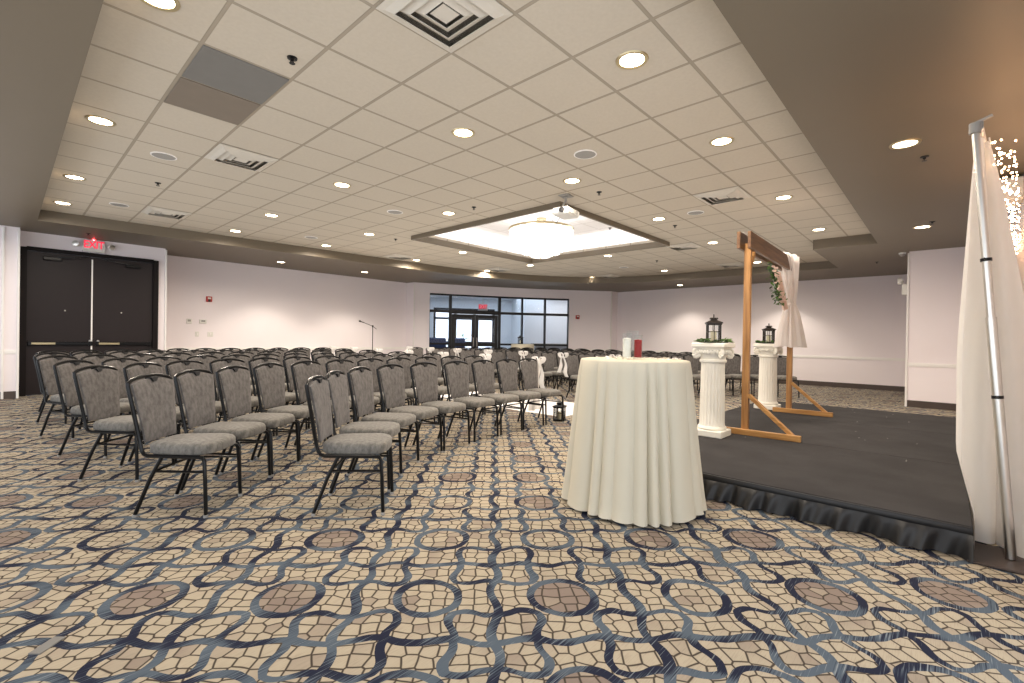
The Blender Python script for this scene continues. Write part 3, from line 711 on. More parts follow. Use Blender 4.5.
# ------------------------------------------------------------------ chairs
def make_chair():
    t = thing('banquet_chair', 'chair', 'chair', (0, 0, 0))
    # backrest panel: gently curved, wider at the crowned top
    def bp(u, v):     # u across, v up -> centre surface
        z = .475 + v * .385; w = (.150 + .050 * v)
        x = (u * 2 - 1) * w; top = .028 * (1 - (u * 2 - 1) ** 2) * v
        y = .205 + .055 * v ** 1.2 + .02 * (1 - (u * 2 - 1) ** 2) * .6
        return x, y, z + top
    mb = MB(); nu, nv, th = 10, 8, .022
    fr, bk = [], []
    for j in range(nv + 1):
        for i in range(nu + 1):
            x, y, z = bp(i / nu, j / nv); e = min(1, min(i, nu - i) / 1.2, min(j, nv - j) / 1.2) ; h = th * (.35 + .65 * sqrt(e))
            fr.append((x, y - h, z)); bk.append((x, y + h * .7, z))
    w = nu + 1; n = len(fr); vs = fr + bk; fs = []
    for j in range(nv):
        for i in range(nu):
            a = j * w + i; fs.append((a, a + 1, a + 1 + w, a + w)); fs.append((n + a, n + a + w, n + a + 1 + w, n + a + 1))
    ring = [i for i in range(w)] + [j * w + nu for j in range(1, nv + 1)] + [nv * w + i for i in range(nu - 1, -1, -1)] + [j * w for j in range(nv - 1, 0, -1)]
    for k in range(len(ring)):
        a, b = ring[k], ring[(k + 1) % len(ring)]; fs.append((b, a, n + a, n + b))
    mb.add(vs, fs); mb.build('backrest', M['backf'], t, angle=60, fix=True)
    # seat cushion, rounded, flared to the front
    mb = MB(); rings = [(.402, .95), (.409, 1.0), (.452, 1.0), (.466, .965), (.476, .86), (.480, .5), (.481, .02)]; N = 40; vs = []
    for z, s in rings:
        for k in range(N):
            a = 2 * pi * k / N; ex = 4.5
            c_, s_ = cos(a), sin(a); rr = (abs(c_) ** ex + abs(s_) ** ex) ** (-1 / ex)
            X, Y = rr * c_, rr * s_; wd = .200 - .020 * Y - .010
            yy = Y * .215 - .01 - (.018 * (1 - X * X) if Y < 0 else 0)
            vs.append((X * wd * s, -.012 + (yy + .012) * s, z))
    fs = [tuple(range(N))[::-1]]
    for i in range(len(rings) - 1):
        for k in range(N):
            k2 = (k + 1) % N; fs.append((i*N+k, i*N+k2, (i+1)*N+k2, (i+1)*N+k))
    fs.append(tuple((len(rings)-1)*N + k for k in range(N)))
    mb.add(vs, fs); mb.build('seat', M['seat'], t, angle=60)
    R_ = .0125
    # back frame: one bent tube over both uprights with crowned top rail
    pts = []
    def up(s): return [(s*.172, .205, .415), (s*.168, .218, .45), (s*.170, .232, .52), (s*.190, .255, .70), (s*.206, .276, .845), (s*.206, .279, .868)]
    pts = up(-1)
    for i in range(1, 12):
        u = i / 12 * 2 - 1; pts.append((u * .206, .279 + .008 * (1 - u * u), .876 + .032 * (1 - u * u)))
    pts += up(1)[::-1]
    mb = MB().tube(pts, R_, 8); mb.build('back_frame', M['black'], t)
    mb = MB(); vs = [(-.036, y, .897) for y in (.246, .296)] + [(.036, y, .897) for y in (.246, .296)] + [(.012, y, .866) for y in (.246, .296)] + [(-.012, y, .866) for y in (.246, .296)]
    mb.add(vs, [(0, 2, 4, 6), (1, 7, 5, 3), (0, 6, 7, 1), (6, 4, 5, 7), (4, 2, 3, 5), (2, 0, 1, 3)])
    mb.build('hand_hold', M['dark'], t, smooth=False, fix=True)
    mb = MB()
    for s in (-1, 1):
        mb.tube([(s*.172, .205, .42), (s*.173, .195, .402), (s*.176, .165, .392), (s*.190, -.10, .390), (s*.198, -.175, .390)], R_, 8)
    mb.tube([(-.178, .13, .392), (.178, .13, .392)], .009, 6); mb.tube([(-.194, -.13, .390), (.194, -.13, .390)], .009, 6); mb.tube([(-.170, .235, .475), (.170, .235, .475)], .009, 6)
    mb.build('seat_frame', M['black'], t)
    for s in (-1, 1):
        L = MB().tube([(s*.198, -.170, .390), (s*.202, -.198, .386), (s*.205, -.210, .365), (s*.208, -.218, .25), (s*.212, -.228, .012)], .0125, 8).build('leg', M['black'], t)
        MB().lathe([(.015, 0), (.015, .016), (.011, .02)], 8, (s*.212, -.228, 0)).build('foot_cap', M['grey_plastic'], L)
        L = MB().tube([(s*.181, .075, .388), (s*.190, .14, .25), (s*.204, .226, .012)], .0125, 8).build('leg', M['black'], t)
        MB().lathe([(.015, 0), (.015, .016), (.011, .02)], 8, (s*.204, .226, 0)).build('foot_cap', M['grey_plastic'], L)
        MB().tube([(s*.187, .118, .295), (s*.207, -.216, .295)], .008, 6).build('stretcher', M['black'], t)
    MB().tube([(-.187, .118, .295), (.187, .118, .295)], .008, 6).build('stretcher', M['black'], t)
    return t
# back-rail positions of each row of the left-hand block, from its outer end to the aisle
ROWS = [
 [(1.50,3.265),(1.84,3.67),(2.25,4.01),(2.74,4.26),(3.25,4.37),(3.80,4.45),(4.30,4.50),(4.80,4.54),(5.27,4.55)],
 [(.69,4.04),(1.03,4.40),(1.40,4.71),(1.82,5.03),(2.30,5.26),(2.78,5.42),(3.27,5.55),(3.77,5.65),(4.28,5.70),(4.79,5.73),(5.28,5.74)],
 [(.53,5.27),(.91,5.66),(1.31,5.94),(1.77,6.14),(2.23,6.30),(2.70,6.46),(3.19,6.58),(3.70,6.70),(4.22,6.78),(4.74,6.83),(5.27,6.85)],
 [(.48,6.39),(.89,6.78),(1.33,7.02),(1.80,7.28),(2.25,7.44),(2.70,7.56),(3.19,7.68),(3.70,7.80),(4.22,7.88),(4.74,7.93),(5.27,7.95)],
 [(.43,7.65),(.83,7.92),(1.28,8.15),(1.75,8.38),(2.24,8.57),(2.71,8.70),(3.20,8.82),(3.70,8.92),(4.22,8.99),(4.74,9.04),(5.27,9.06)],
 [(.44,8.80),(.83,9.07),(1.26,9.28),(1.74,9.46),(2.24,9.63),(2.72,9.77),(3.20,9.88),(3.70,9.97),(4.22,10.04),(4.74,10.09),(5.27,10.11)],
 [(.50,9.88),(.89,10.13),(1.33,10.36),(1.78,10.53),(2.25,10.68),(2.72,10.81),(3.20,10.91),(3.70,11.0),(4.22,11.07),(4.74,11.12),(5.27,11.14)]]
AX = 6.65
RN = ['front row', 'second row', 'third row', 'fourth row', 'fifth row', 'sixth row', 'back row']
chair0 = make_chair(); used = False; BACKS = {}
def place(x, y, rz, lab, grp):
    global used
    l = (x + .278 * sin(rz), y - .278 * cos(rz), 0)
    if not used:
        used = True; chair0.location = l; chair0.rotation_euler = (0, 0, rz); chair0['label'] = lab; chair0['group'] = grp
    else: dup(chair0, l, rz, lab, grp)
for ri, row in enumerate(ROWS):
    n = len(row)
    for ci, (x, y) in enumerate(row):
        p, q = row[max(ci - 1, 0)], row[min(ci + 1, n - 1)]
        a = atan2(q[1] - p[1], q[0] - p[0])
        k_ = n - ci
        for side in (-1, 1):
            if side < 0:
                ja = random.uniform(-.03, .03) if ci > 1 else -.02
                pos, rz = (x, y), a + ja
                lab = 'grey banquet chair, %s from the outer left end of the left block\'s %s' % (ORD[ci + 1], RN[ri]) if k_ > 1 else 'grey banquet chair at the aisle end of the left block\'s %s' % RN[ri]
            else:
                pos, rz = (2 * AX - x + random.uniform(-.02, .02), y + random.uniform(-.02, .02)), -a + random.uniform(-.04, .04)
                lab = 'grey banquet chair, %s from the aisle in the right block\'s %s' % (ORD[k_], RN[ri]) if k_ > 1 else 'grey banquet chair at the aisle end of the right block\'s %s' % RN[ri]
            place(*pos, rz, lab, 'banquet chairs of the %s block' % ('left' if side < 0 else 'right'))
            if k_ == 1: BACKS[(ri, side)] = (pos, rz)
place(2 * AX - 1.27, 2.80, -.98, "grey banquet chair, tenth from the aisle in the right block's front row", 'banquet chairs of the right block')

# organza bows on the aisle chairs
def make_bow():
    t = thing('organza_bow', 'bow', 'bow', (0, 0, 0), 0, 'white organza bows on aisle chairs')
    for s in (-1, 1):
        def lp(u, v, s=s):
            a = u * 2 * pi; r = .055 * (1 - cos(a)) / 2 + .004
            return (s * (.004 + .095 * (1 - cos(a)) / 2), (v - .5) * (.02 + .09 * (1 - cos(a)) / 2) , .052 * sin(a) + .035 * (1 - cos(a)) / 2)
        MB().grid(lp, 16, 3).build('bow_loop', M['tulle'], t)
    MB().sphere((0, 0, 0), .018, 8, 6).build('knot', M['tulle'], t)
    for s, l_ in ((-1, .42), (1, .34)):
        def tl(u, v, s=s, l_=l_): return (s * (.01 + .10 * v + .02 * sin(6 * v)) + (u - .5) * (.02 + .07 * v), (u - .5) * .02 + .015 * sin(9 * v + u), -l_ * v)
        MB().grid(tl, 3, 10).build('ribbon_tail', M['tulle'], t)
    return t
bow0 = make_bow(); first = True
for (ri, side), ((x, y), rz) in BACKS.items():
    ax = (cos(rz), sin(rz)); s = -side      # towards the aisle
    l = (x + ax[0] * .215 * s + .0 , y + ax[1] * .215 * s, .865); r2 = rz + pi / 2
    lab = 'white organza bow on the aisle chair of the %s block\'s %s' % ('left' if side < 0 else 'right', RN[ri])
    # keep clear of the frame tube
    l = (l[0] + ax[0] * .045 * s, l[1] + ax[1] * .045 * s, l[2])
    if first: bow0.location = l; bow0.rotation_euler = (0, 0, r2); bow0['label'] = lab; first = False
    else: dup(bow0, l, r2, lab)
# long tulle swag hanging from the front left aisle chair
(x, y), rz = BACKS[(0, -1)]
def tu(u, v):
    return (x + .30 + .05 * sin(9 * u) * (0.3 + v) + (u - .5) * (.08 + .16 * v), y + .03 + .04 * sin(7 * u + 3 * v) + .10 * v, .90 - .80 * v)
tag(MB().grid(tu, 12, 14).build('tulle_sash', M['sheer'], angle=180), 'long white tulle sash trailing from the front aisle chair beside the ivory table', 'sash')
# white runner along the aisle
def rn_(u, v): return (5.85 + 1.5 * u, 4.35 + 7.0 * v, .004 + .003 * sin(40 * v + 3 * u))
mb = MB().grid(rn_, 8, 60); tag(mb.build('aisle_runner', M['runner'], angle=180), 'white cloth runner laid along the aisle between the chair blocks', 'runner')

# ------------------------------------------------------------------ lanterns
def lantern(name, lab, l, w, h, rz, mat, candle=True):
    t = thing(name, lab, 'lantern', l, rz); hw = w / 2
    mb = MB().box((0, 0, .012), (w, w, .024), ch=.004); mb.build('base', mat, t, smooth=False)
    hb = h * .68
    mb = MB()
    for sx in (-1, 1):
        for sy in (-1, 1): mb.box((sx * (hw - .012), sy * (hw - .012), hb / 2 + .01), (.016, .016, hb))
    for s in (-1, 1):
        for z in (hb * .62,):
            mb.box((0, s * (hw - .012), z), (w - .02, .007, .007)); mb.box((s * (hw - .012), 0, z), (.007, w - .02, .007))
        mb.box((0, s * (hw - .012), hb / 2), (.007, .007, hb)); mb.box((s * (hw - .012), 0, hb / 2), (.007, .007, hb))
    mb.box((0, 0, hb + .008), (w, w, .018)); mb.build('frame', mat, t, smooth=False)
    for k in range(4):
        a = k * pi / 2; o = MB().box((0, -(hw - .016), hb / 2 + .012), (w - .04, .002, hb - .03)).build('pane', M['glass'], t, smooth=False); o.rotation_euler = (0, 0, a)
    r = MB(); e = hw * 1.12; c = [(-1,-1),(1,-1),(1,1),(-1,1)]; lv = [(e, hb + .015), (e, hb + .028), (hw * .42, h * .86), (hw * .42, h * .90), (hw * .56, h * .905), (hw * .50, h * .95), (hw * .05, h * .965)]
    vs = [(x * q, y * q, z) for q, z in lv for x, y in c]; fs = [(3, 2, 1, 0)]
    for i in range(len(lv) - 1):
        for k in range(4): k2 = (k + 1) % 4; fs.append((i*4+k, i*4+k2, (i+1)*4+k2, (i+1)*4+k))
    fs.append(tuple((len(lv)-1)*4 + k for k in range(4))); r.add(vs, fs); r.build('roof', mat, t, smooth=False)
    MB().tube([(.03 * cos(q * pi / 8), 0, h * .965 + .035 * sin(q * pi / 8)) for q in range(9)], .004, 6).build('handle', mat, t)
    if candle:
        c = MB().lathe([(hw * .42, .026), (hw * .42, .026 + hb * .52), (hw * .36, .026 + hb * .54), (hw * .30, .026 + hb * .52)], 20).build('candle', M['wax'], t); MB().tube([(0, 0, .026 + hb * .52), (0, .002, .026 + hb * .60)], .002, 5).build('wick', M['dark'], c)
    return t
bronze = plain('dark_bronze', (.030, .022, .017), .4, .6)
def leaves(mb, n, rad0, rad1, z0, z1, size):
    for i in range(n):
        a = random.uniform(0, 2 * pi); rr = random.uniform(rad0, rad1); p = Vector((rr * cos(a), rr * sin(a), random.uniform(z0, z1)))
        d = Vector((cos(a + random.uniform(-1, 1)), sin(a + random.uniform(-1, 1)), random.uniform(-.1, .6))).normalized()
        sd = d.cross(Vector((random.uniform(-.4, .4), random.uniform(-.4, .4), 1))).normalized() * size * .45; s = size * random.uniform(.7, 1.2)
        m = p + d * s * .5 + Vector((0, 0, s * .1)); mb.add([p, m + sd, p + d * s, m - sd], [(0, 1, 2, 3)])

# ------------------------------------------------------------------ stage
SX0, SX1, SY0, SY1, ZS = 3.72, 9.25, -.125, 2.40, .18
t = thing('stage', 'low black carpeted stage with a gathered black skirt', 'stage', (SX0, SY0, 0))
n = 3; wd = (SX1 - SX0) / n
for i in range(n):
    MB().box((wd * (i + .5), (SY1 - SY0) / 2, ZS - .035), (wd - .004, SY1 - SY0, .07), ch=.006).build('deck_panel', M['stage'], t, smooth=False)
mb = MB()
for i in range(n):
    for sx in (.12, wd - .12):
        for sy in (.2, SY1 - SY0 - .2): mb.tube([(wd * i + sx, sy, 0), (wd * i + sx, sy, ZS - .06)], .02, 8)
mb.build('support_legs', M['black'], t)
def skirt_f(L, place_):
    ph = [random.uniform(0, 6) for _ in range(6)]
    def g(u, v):
        s = u * L; amp = .008 + .040 * (1 - v) ** .6
        w_ = sin(s * 27 + 2 * sin(s * 5 + ph[0])) * .55 + sin(s * 15 + ph[1]) * .45 + .4 * sin(s * 61 + ph[2] + 2 * v)
        return place_(s, .018 + amp * (1 + .8 * w_) + .02 * (1 - v) * sin(3 * s + ph[3]), .004 + v * (ZS - .045) + .010 * (1 - v) * sin(s * 11 + ph[4]) ** 2)
    return g
mb = MB().grid(skirt_f(SY1 - SY0, lambda s, o, z: (-o, s, z)), 420, 8); mb.box((-.006, (SY1 - SY0) / 2, ZS - .03), (.012, SY1 - SY0, .05), ch=.003)
mb.build('skirt', M['skirt'], t, angle=180)
mb = MB().grid(skirt_f(SX1 - SX0, lambda s, o, z: (s, SY1 - SY0 + o, z)), 700, 8); mb.box(((SX1 - SX0) / 2, SY1 - SY0 + .006, ZS - .03), (SX1 - SX0, .012, .05), ch=.003)
mb.build('skirt', M['skirt'], t, angle=180)
mb = MB()
for i in range(16):
    x_, y_ = random.uniform(.3, SX1 - SX0 - .3), random.uniform(.3, 1.8); s = random.uniform(.003, .006)
    mb.box((x_, y_, ZS + .002), (s * 2, s, .003), rz=random.uniform(0, 3))
o = mb.build('lint_specks', M['grey_plastic'], t, smooth=False); o['kind'] = 'stuff'

# pedestals
def pedestal(lab, l):
    t = thing('column_pedestal', lab, 'pedestal', l, 0, 'white fluted pedestals')
    mb = MB().box((0, 0, .035), (.31, .31, .07), ch=.008); mb.lathe([(.142, .07), (.150, .085), (.143, .105), (.130, .115)], 40); mb.build('plinth', M['plaster'], t)
    def fl(r, a, z, i):
        if i in (0, 7): return r
        return r * (1 - .055 * abs(sin(10 * a)) ** .7 if 1 < i < 6 else 1)
    MB().lathe([(.132, .11), (.132, .12), (.129, .135), (.127, .30), (.124, .55), (.121, .775), (.122, .79), (.126, .80)], 220, f=lambda r, a, z, i: r * (1 - (.028 * (1 + cos(22 * a)) if 1 < i < 6 else 0)), cap=True).build('shaft', M['plaster'], t, angle=50)
    mb = MB().lathe([(.126, .795), (.138, .805), (.138, .825), (.127, .835), (.130, .86), (.158, .905), (.175, .945)], 40)
    mb.box((0, 0, .985), (.35, .35, .05), ch=.010); mb.box((0, 0, .955), (.30, .30, .02), ch=.006)
    for k in range(4):
        a = k * pi / 2
        for j in range(7):      # egg moulding
            b_ = a + (j - 3) * .2; mb.sphere((.158 * cos(b_), .158 * sin(b_), .915), .018, 8, 5, (1, 1, 1.5))
    mb.build('capital', M['plaster'], t)
    for k in range(4):
        a = pi / 4 + k * pi / 2; dx, dy = cos(a), sin(a); pts = []
        for i in range(30):
            q = i / 29 * 3.6 * pi; rr = .052 * (1 - i / 36); ce = .188
            pts.append((dx * (ce + rr * sin(q + 2.4)), dy * (ce + rr * sin(q + 2.4)), .905 + rr * cos(q + 2.4)))
        pts = [(dx * .10, dy * .10, .945)] + pts
        mb = MB().tube(pts, [.020] + [.020 - .010 * i / 29 for i in range(30)], 8); mb.sphere((dx * .188, dy * .188, .905), .020, 8, 6); mb.build('volute', M['plaster'], t)
    return t
C1, C2 = (5.28, 1.88), (8.08, 2.04)
pedestal('white fluted pedestal nearest the ivory table, at the left end of the arch', (*C1, ZS))
pedestal('white fluted pedestal farther back, behind the draped arch post', (*C2, ZS))
ZC = ZS + 1.01
for (x, y), lab, lab2 in ((C1, 'black lantern with candle on the near pedestal', 'ivy wreath around the lantern on the near pedestal'), (C2, 'black lantern with candle on the far pedestal', 'ivy wreath around the lantern on the far pedestal')):
    lantern('candle_lantern', lab, (x, y, ZC), .15, .29, .45, bronze)
    t = thing('ivy_garland', lab2, 'garland', (x, y, ZC), 0)
    mb = MB(); leaves(mb, 90, .125, .17, .008, .035, .045); mb.build('leaves', M['leaf'], t, smooth=False)
    mb = MB(); leaves(mb, 50, .125, .165, .006, .02, .04); mb.build('shaded_leaves', M['leafd'], t, smooth=False)
    MB().tube([(.145 * cos(q * pi / 10), .145 * sin(q * pi / 10), .008) for q in range(20)], .005, 6, closed=True).build('vine_stem', M['leafd'], t)
lantern('candle_lantern', 'small black lantern on the carpet under the front aisle chair', (5.60, 4.20, 0), .15, .28, .3, M['black'])

# wedding arch
PX0, PX1, PY = 5.62, 7.88, 1.64
t = thing('wooden_arch', 'honey-brown wooden wedding arch with doubled top beam on the stage', 'arch', (0, 0, ZS))
for px_ in (PX0, PX1):
    MB().box((px_, PY, (2.30 - ZS) / 2 + .02), (.062, .07, 2.30 - ZS - .04), ch=.005).build('post', M['oakz'], t, smooth=False)
    mb = MB(); y0_, y1_ = (PY - .55, PY + (.40 if px_ == PX0 else .20))
    MB().box((px_ - .053, (y0_ + y1_) / 2, .032), (.042, y1_ - y0_, .064), ch=.004).build('foot', M['oak'], t, smooth=False)
    MB().bar((px_ + .0, PY - .03, .44), (px_ - .0, PY - .48, .03), .038, .065, .004, up=(1, 0, 0)).build('brace', M['oak'], t, smooth=False)
    s = 1 if px_ == PX0 else -1
    MB().bar((px_ + s * .03, PY, 1.86), (px_ + s * .20, PY, 2.045), .05, .05, .004, up=(0, 1, 0)).build('knee_brace', M['oakz'], t, smooth=False)
for dy, e0, z in ((-.049, .03, 2.135), (.049, .22, 2.135)):
    x0_ = PX0 - .16 - (.04 if dy > 0 else 0); x1_ = PX1 + .06
    MB().box(((x0_ + x1_) / 2, PY + dy, z), (x1_ - x0_, .036, .185), ch=.004).build('beam', M['walnut'], t, smooth=False)
# sash of voile tied round the far post
def sash(u, v):
    a = u * 2 * pi; z = 2.42 - 1.27 * v
    if v < .5: k_ = v / .5; rx_, ry_ = .34 - .265 * k_ ** .7, .135 - .075 * k_ ** .9
    else: k_ = (v - .5) / .5; k_ = k_; rx_, ry_ = .075 + .125 * k_ ** .8, .06 + .12 * k_ ** .8
    m = 1 + (.16 * sin(9 * a + 2 * v) + .07 * sin(17 * a)) * (1 - .5 * math.exp(-((v - .5) / .08) ** 2))
    cx = PX1 - .02 - (.36 * (1 - min(1, v / .5) ** .7))
    return (cx + rx_ * m * cos(a), PY + ry_ * m * sin(a), z + .012 * sin(5 * a) * v)
t = thing('voile_sash', 'white voile sash draped over the far end of the arch and tied', 'drape', (0, 0, 0))
mb = MB().grid(sash, 110, 30); mb.build('voile', M['sash'], t, angle=180)
def saddle(u, v):
    w_ = (u - .5) * .62; a = (v - .5) * pi
    return (PX1 - .37 + w_, PY + .11 * sin(a), 2.405 + .035 * max(0, cos(a)) + .004 * sin(40 * u))
MB().grid(saddle, 30, 12).build('voile_fold', M['sash'], t, angle=180)
MB().tube([(PX1 - .02 + .078 * cos(q * pi / 12), PY + .062 * sin(q * pi / 12), 1.765) for q in range(24)], .012, 8, closed=True).build('tie', M['sash'], t)
# flower garland hung under the beam
t = thing('flower_garland', 'blush rose and greenery garland hanging below the arch beam', 'garland', (0, 0, 0))
ga, gb = Vector((6.58, PY - .02, 2.19)), Vector((7.20, PY - .02, 1.76)); 
mb1, mb2, mb3 = MB(), MB(), MB()
for i in range(26):
    u = i / 25; p = ga.lerp(gb, u) + Vector((.06 * sin(pi * u), 0, -.10 * sin(pi * u)))
    for _ in range(7):
        q = p + Vector((random.gauss(0, .02), random.gauss(0, .025), random.gauss(0, .02))); dv = Vector((random.gauss(0, 1), random.gauss(0, 1), random.gauss(0, 1) - .3)).normalized(); sd = dv.cross(Vector((.3, .2, 1))).normalized() * .014
        (mb1 if random.random() < .6 else mb2).add([q, q + dv * .025 + sd, q + dv * .055, q + dv * .025 - sd], [(0, 1, 2, 3)])
mb1.build('leaves', M['leaf'], t, smooth=False); mb2.build('dark_leaves', M['leafd'], t, smooth=False)
for i in range(20):
    u = (i + .5) / 20; p = ga.lerp(gb, u) + Vector((.06 * sin(pi * u) - .05, -.03 + random.uniform(-.03, .02), -.10 * sin(pi * u) + random.uniform(-.02, .02)))
    m = MB(); R0 = random.uniform(.019, .028)
    for L_ in range(3):
        rr = R0 * (1 - .28 * L_)
        m.lathe([(rr * .35, -rr * .7), (rr * .95, -rr * .2), (rr, rr * .25), (rr * .82, rr * (.5 + .12 * L_))], 12, p, f=lambda r, a, z, i: r * (1 + .10 * sin(3 * a + L_)), cap=False)
    m.sphere(p, R0 * .45, 8, 5); m.build('rose', M['rose'], t)
MB().tube([ga, ga.lerp(gb, .3) + Vector((.05, 0, -.08)), ga.lerp(gb, .7) + Vector((.05, 0, -.08)), gb], .012, 6).build('stem', M['leafd'], t)
def blush(u, v): return (7.02 + .52 * v + (u - .5) * .16, PY + .0 + .03 * sin(8 * u), 2.12 - .46 * v + .03 * sin(pi * u))
tag(MB().grid(blush, 10, 12).build('blush_scarf', M['rose'], angle=180), 'pink voile scarf hanging under the beam between garland and sash', 'scarf')

TH = .027; cT, sT = cos(TH), sin(TH)      # the arch stands slightly askew
for nm in ('wooden_arch', 'voile_sash', 'flower_garland', 'blush_scarf'):
    o = bpy.data.objects[nm]; z = o.location.z; o.rotation_euler = (0, 0, TH)
    o.location = (5.62 - (cT * 5.62 - sT * 1.64), 1.64 - (sT * 5.62 + cT * 1.64), z)
# ------------------------------------------------------------------ cocktail tables
def cocktail(l, rt, rb, H, npl, lab, seed):
    rnd = random.Random(seed); ph = [rnd.uniform(0, 2 * pi) for _ in range(8)]
    t = thing('cocktail_table', lab.replace('tablecloth on', 'round table under'), 'table', l)
    MB().lathe([(rt - .02, H - .034), (rt - .012, H - .026), (rt - .012, H - .012), (rt - .02, H - .006)], 48).build('tabletop', M['grey_plastic'], t)
    MB().lathe([(.24, 0), (.24, .012), (.05, .04), (.035, .06), (.035, H - .04)], 24).build('pedestal', M['black'], t)
    def fr(r, a, z, i):
        k_ = max(0, min(1, (H - .015 - z) / (H - .03)))
        aw = a + .11 * sin(3 * a + ph[0]) + .06 * sin(7 * a + ph[1])
        g = abs(cos(npl * aw / 2 + ph[2])) ** .6; g = 1 - (1 - g) * (.85 + .35 * sin(5 * a + ph[5]))
        return r + k_ ** .42 * (.062 * g - .042 + .010 * sin(4 * a + ph[3] + 1.5 * k_))
    prof = [(rb + .004, .012), (rb, .03)]
    for i in range(1, 15):
        k_ = i / 15; prof.append((rb + (rt + .012 - rb) * (k_ ** .85), .03 + (H - .045) * k_))
    prof += [(rt + .010, H - .012), (rt + .004, H - .002), (rt - .02, H + .002), (.02, H + .002)]
    m = MB().lathe(prof, 360, f=lambda r, a, z, i: (fr(r, a, z, i) if i < 16 else r), cap=False)
    n = 360
    for k in range(n):
        x, y, z = m.v[k]; a = 2 * pi * k / n; dz = .012 + .010 * sin(5 * a + ph[4]); m.v[k] = (x, y, z + dz * .5)
    o = m.build('tablecloth', M['linen'], None, angle=75); o.location = l; tag(o, lab, 'tablecloth')
    return t
TB = (3.20, 1.715, 0)
cocktail(TB, .385, .495, 1.062, 24, 'tall ivory pleated tablecloth on the cocktail table before the stage', 3)
def vase(lab, l, r, h, fill=None, mat=None, layers=None):
    t = thing('glass_vase', lab, 'vase', l)
    MB().lathe([(r * .9, 0), (r, .004), (r, h), (r - .003, h), (r - .003, .012), (.002, .010)], 28, cap=False).build('glass', M['glass'], t)
    if fill: MB().lathe([(.002, .012), (r - .004, .012), (r - .004, fill * .97), (.002, fill)], 28, cap=False).build('sand', mat, t)
    return t
zt_ = 1.0655
vase('glass cylinder vase filled with white sand, left on the ivory table', (TB[0] - .075, TB[1] + .02, zt_), .034, .19, .155, M['sandw'])
vase('glass cylinder vase filled with red sand, right on the ivory table', (TB[0] - .01, TB[1] - .035, zt_), .032, .18, .145, M['sandr'])
vase('tall empty glass vase behind the two sand vases', (TB[0] + .035, TB[1] + .035, zt_), .045, .21)
mb = MB()
for i in range(46):
    a = random.uniform(0, 2 * pi); rr = .33 * sqrt(random.random()); x_, y_ = rr * cos(a), rr * sin(a); s = random.uniform(.012, .022); b_ = random.uniform(0, 6)
    p = Vector((TB[0] + x_, TB[1] + y_, zt_ + .002)); d = Vector((cos(b_), sin(b_), 0)); e = Vector((-sin(b_), cos(b_), 0))
    mb.add([p - d * s, p - e * s * .7 + Vector((0, 0, .006)), p + d * s + Vector((0, 0, random.uniform(.004, .014))), p + e * s * .7 + Vector((0, 0, .006)), p], [(0, 1, 4), (1, 2, 4), (2, 3, 4), (3, 0, 4)])
tag(mb.build('rose_petals', plain('petal_cream', (.86, .82, .78), .8, 0, .1, 30), smooth=False), 'pale petals scattered over the top of the ivory table', 'petals', kind='stuff')
# second table by the glazing
T2 = (12.15, 10.75, 0)
cocktail(T2, .38, .44, 1.02, 20, 'white tablecloth on the tall table standing before the glazing', 9)
lantern('candle_lantern', 'small dark lantern on the white table before the glazing', (T2[0] - .04, T2[1] + .06, 1.024), .14, .30, .2, M['black'])

# microphone stand
t = thing('microphone_stand', 'black microphone stand with boom by the long pale wall', 'microphone stand', (7.30, 12.3, 0))
MB().lathe([(.13, 0), (.13, .018), (.03, .03)], 20).build('base', M['black'], t)
MB().tube([(0, 0, .02), (0, 0, 1.48)], .011, 8).build('pole', M['black'], t)
MB().tube([(.12, .0, 1.42), (0, 0, 1.50), (-.30, 0, 1.60)], .008, 8).build('boom', M['black'], t)
MB().lathe([(.012, 0), (.014, .10), (.024, .11), (.026, .15), (.010, .17)], 14).build('microphone', M['dark'], t).matrix_local = Matrix.Translation((-.28, 0, 1.595)) @ Matrix.Rotation(-1.3, 4, 'Y')
MB().lathe([(.02, 1.47), (.022, 1.50), (.02, 1.53)], 10).build('clutch', M['black'], t)

# ------------------------------------------------------------------ pipe and drape backdrop
t = thing('drape_stand', 'leaning steel upright with crossbar carrying the white drape', 'stand', (3.82, -.28, 0))
P0, P1 = Vector((0, 0, .02)), Vector((.02, .18, 2.47))
MB().box((0, 0, .009), (.36, .36, .012), ch=.003).build('base_plate', M['base'], t, smooth=False)
MB().tube([P0, P0.lerp(P1, .55)], .024, 14).build('lower_tube', M['chrome'], t)
MB().tube([P0.lerp(P1, .55), P1], .019, 14).build('upper_tube', M['chrome'], t)
for q in (.365, .685):
    c = P0.lerp(P1, q); ax = (P1 - P0).normalized(); mb = MB().tube([c - ax * .009, c + ax * .009], .026, 14)
    mb.tube([c + Vector((-.022, 0, 0)), c + Vector((-.045, .01, .004))], .005, 8); mb.build('collar', M['black'], t)
mb = MB().tube([P1 - Vector((0, 0, .03)), P1 + Vector((0, 0, .03))], .028, 14); mb.box(P1 + Vector((.03, -.02, .02)), (.07, .03, .045), ch=.004); mb.bar(P1 + Vector((.0, 0, .03)), P1 + Vector((-.02, -.07, .05)), .02, .012); mb.build('top_clamp', M['grey_plastic'], t)
CB0, CB1 = Vector((3.84, -.12, 2.47)), Vector((8.25, -.508, 2.47))
MB().tube([CB0 - Vector((3.82, -.28, 0)), CB1 - Vector((3.82, -.28, 0))], .016, 10).build('crossbar', M['chrome'], t)
mb = MB().tube([(5.28, -.19, .02), (5.28, -.19, 2.46)], .02, 12); mb.box((5.28, -.19, .009), (.4, .22, .012)); mb.build('far_upright', M['chrome'], t)
def drape_y(x): return -.12 - .088 * (x - 3.84)
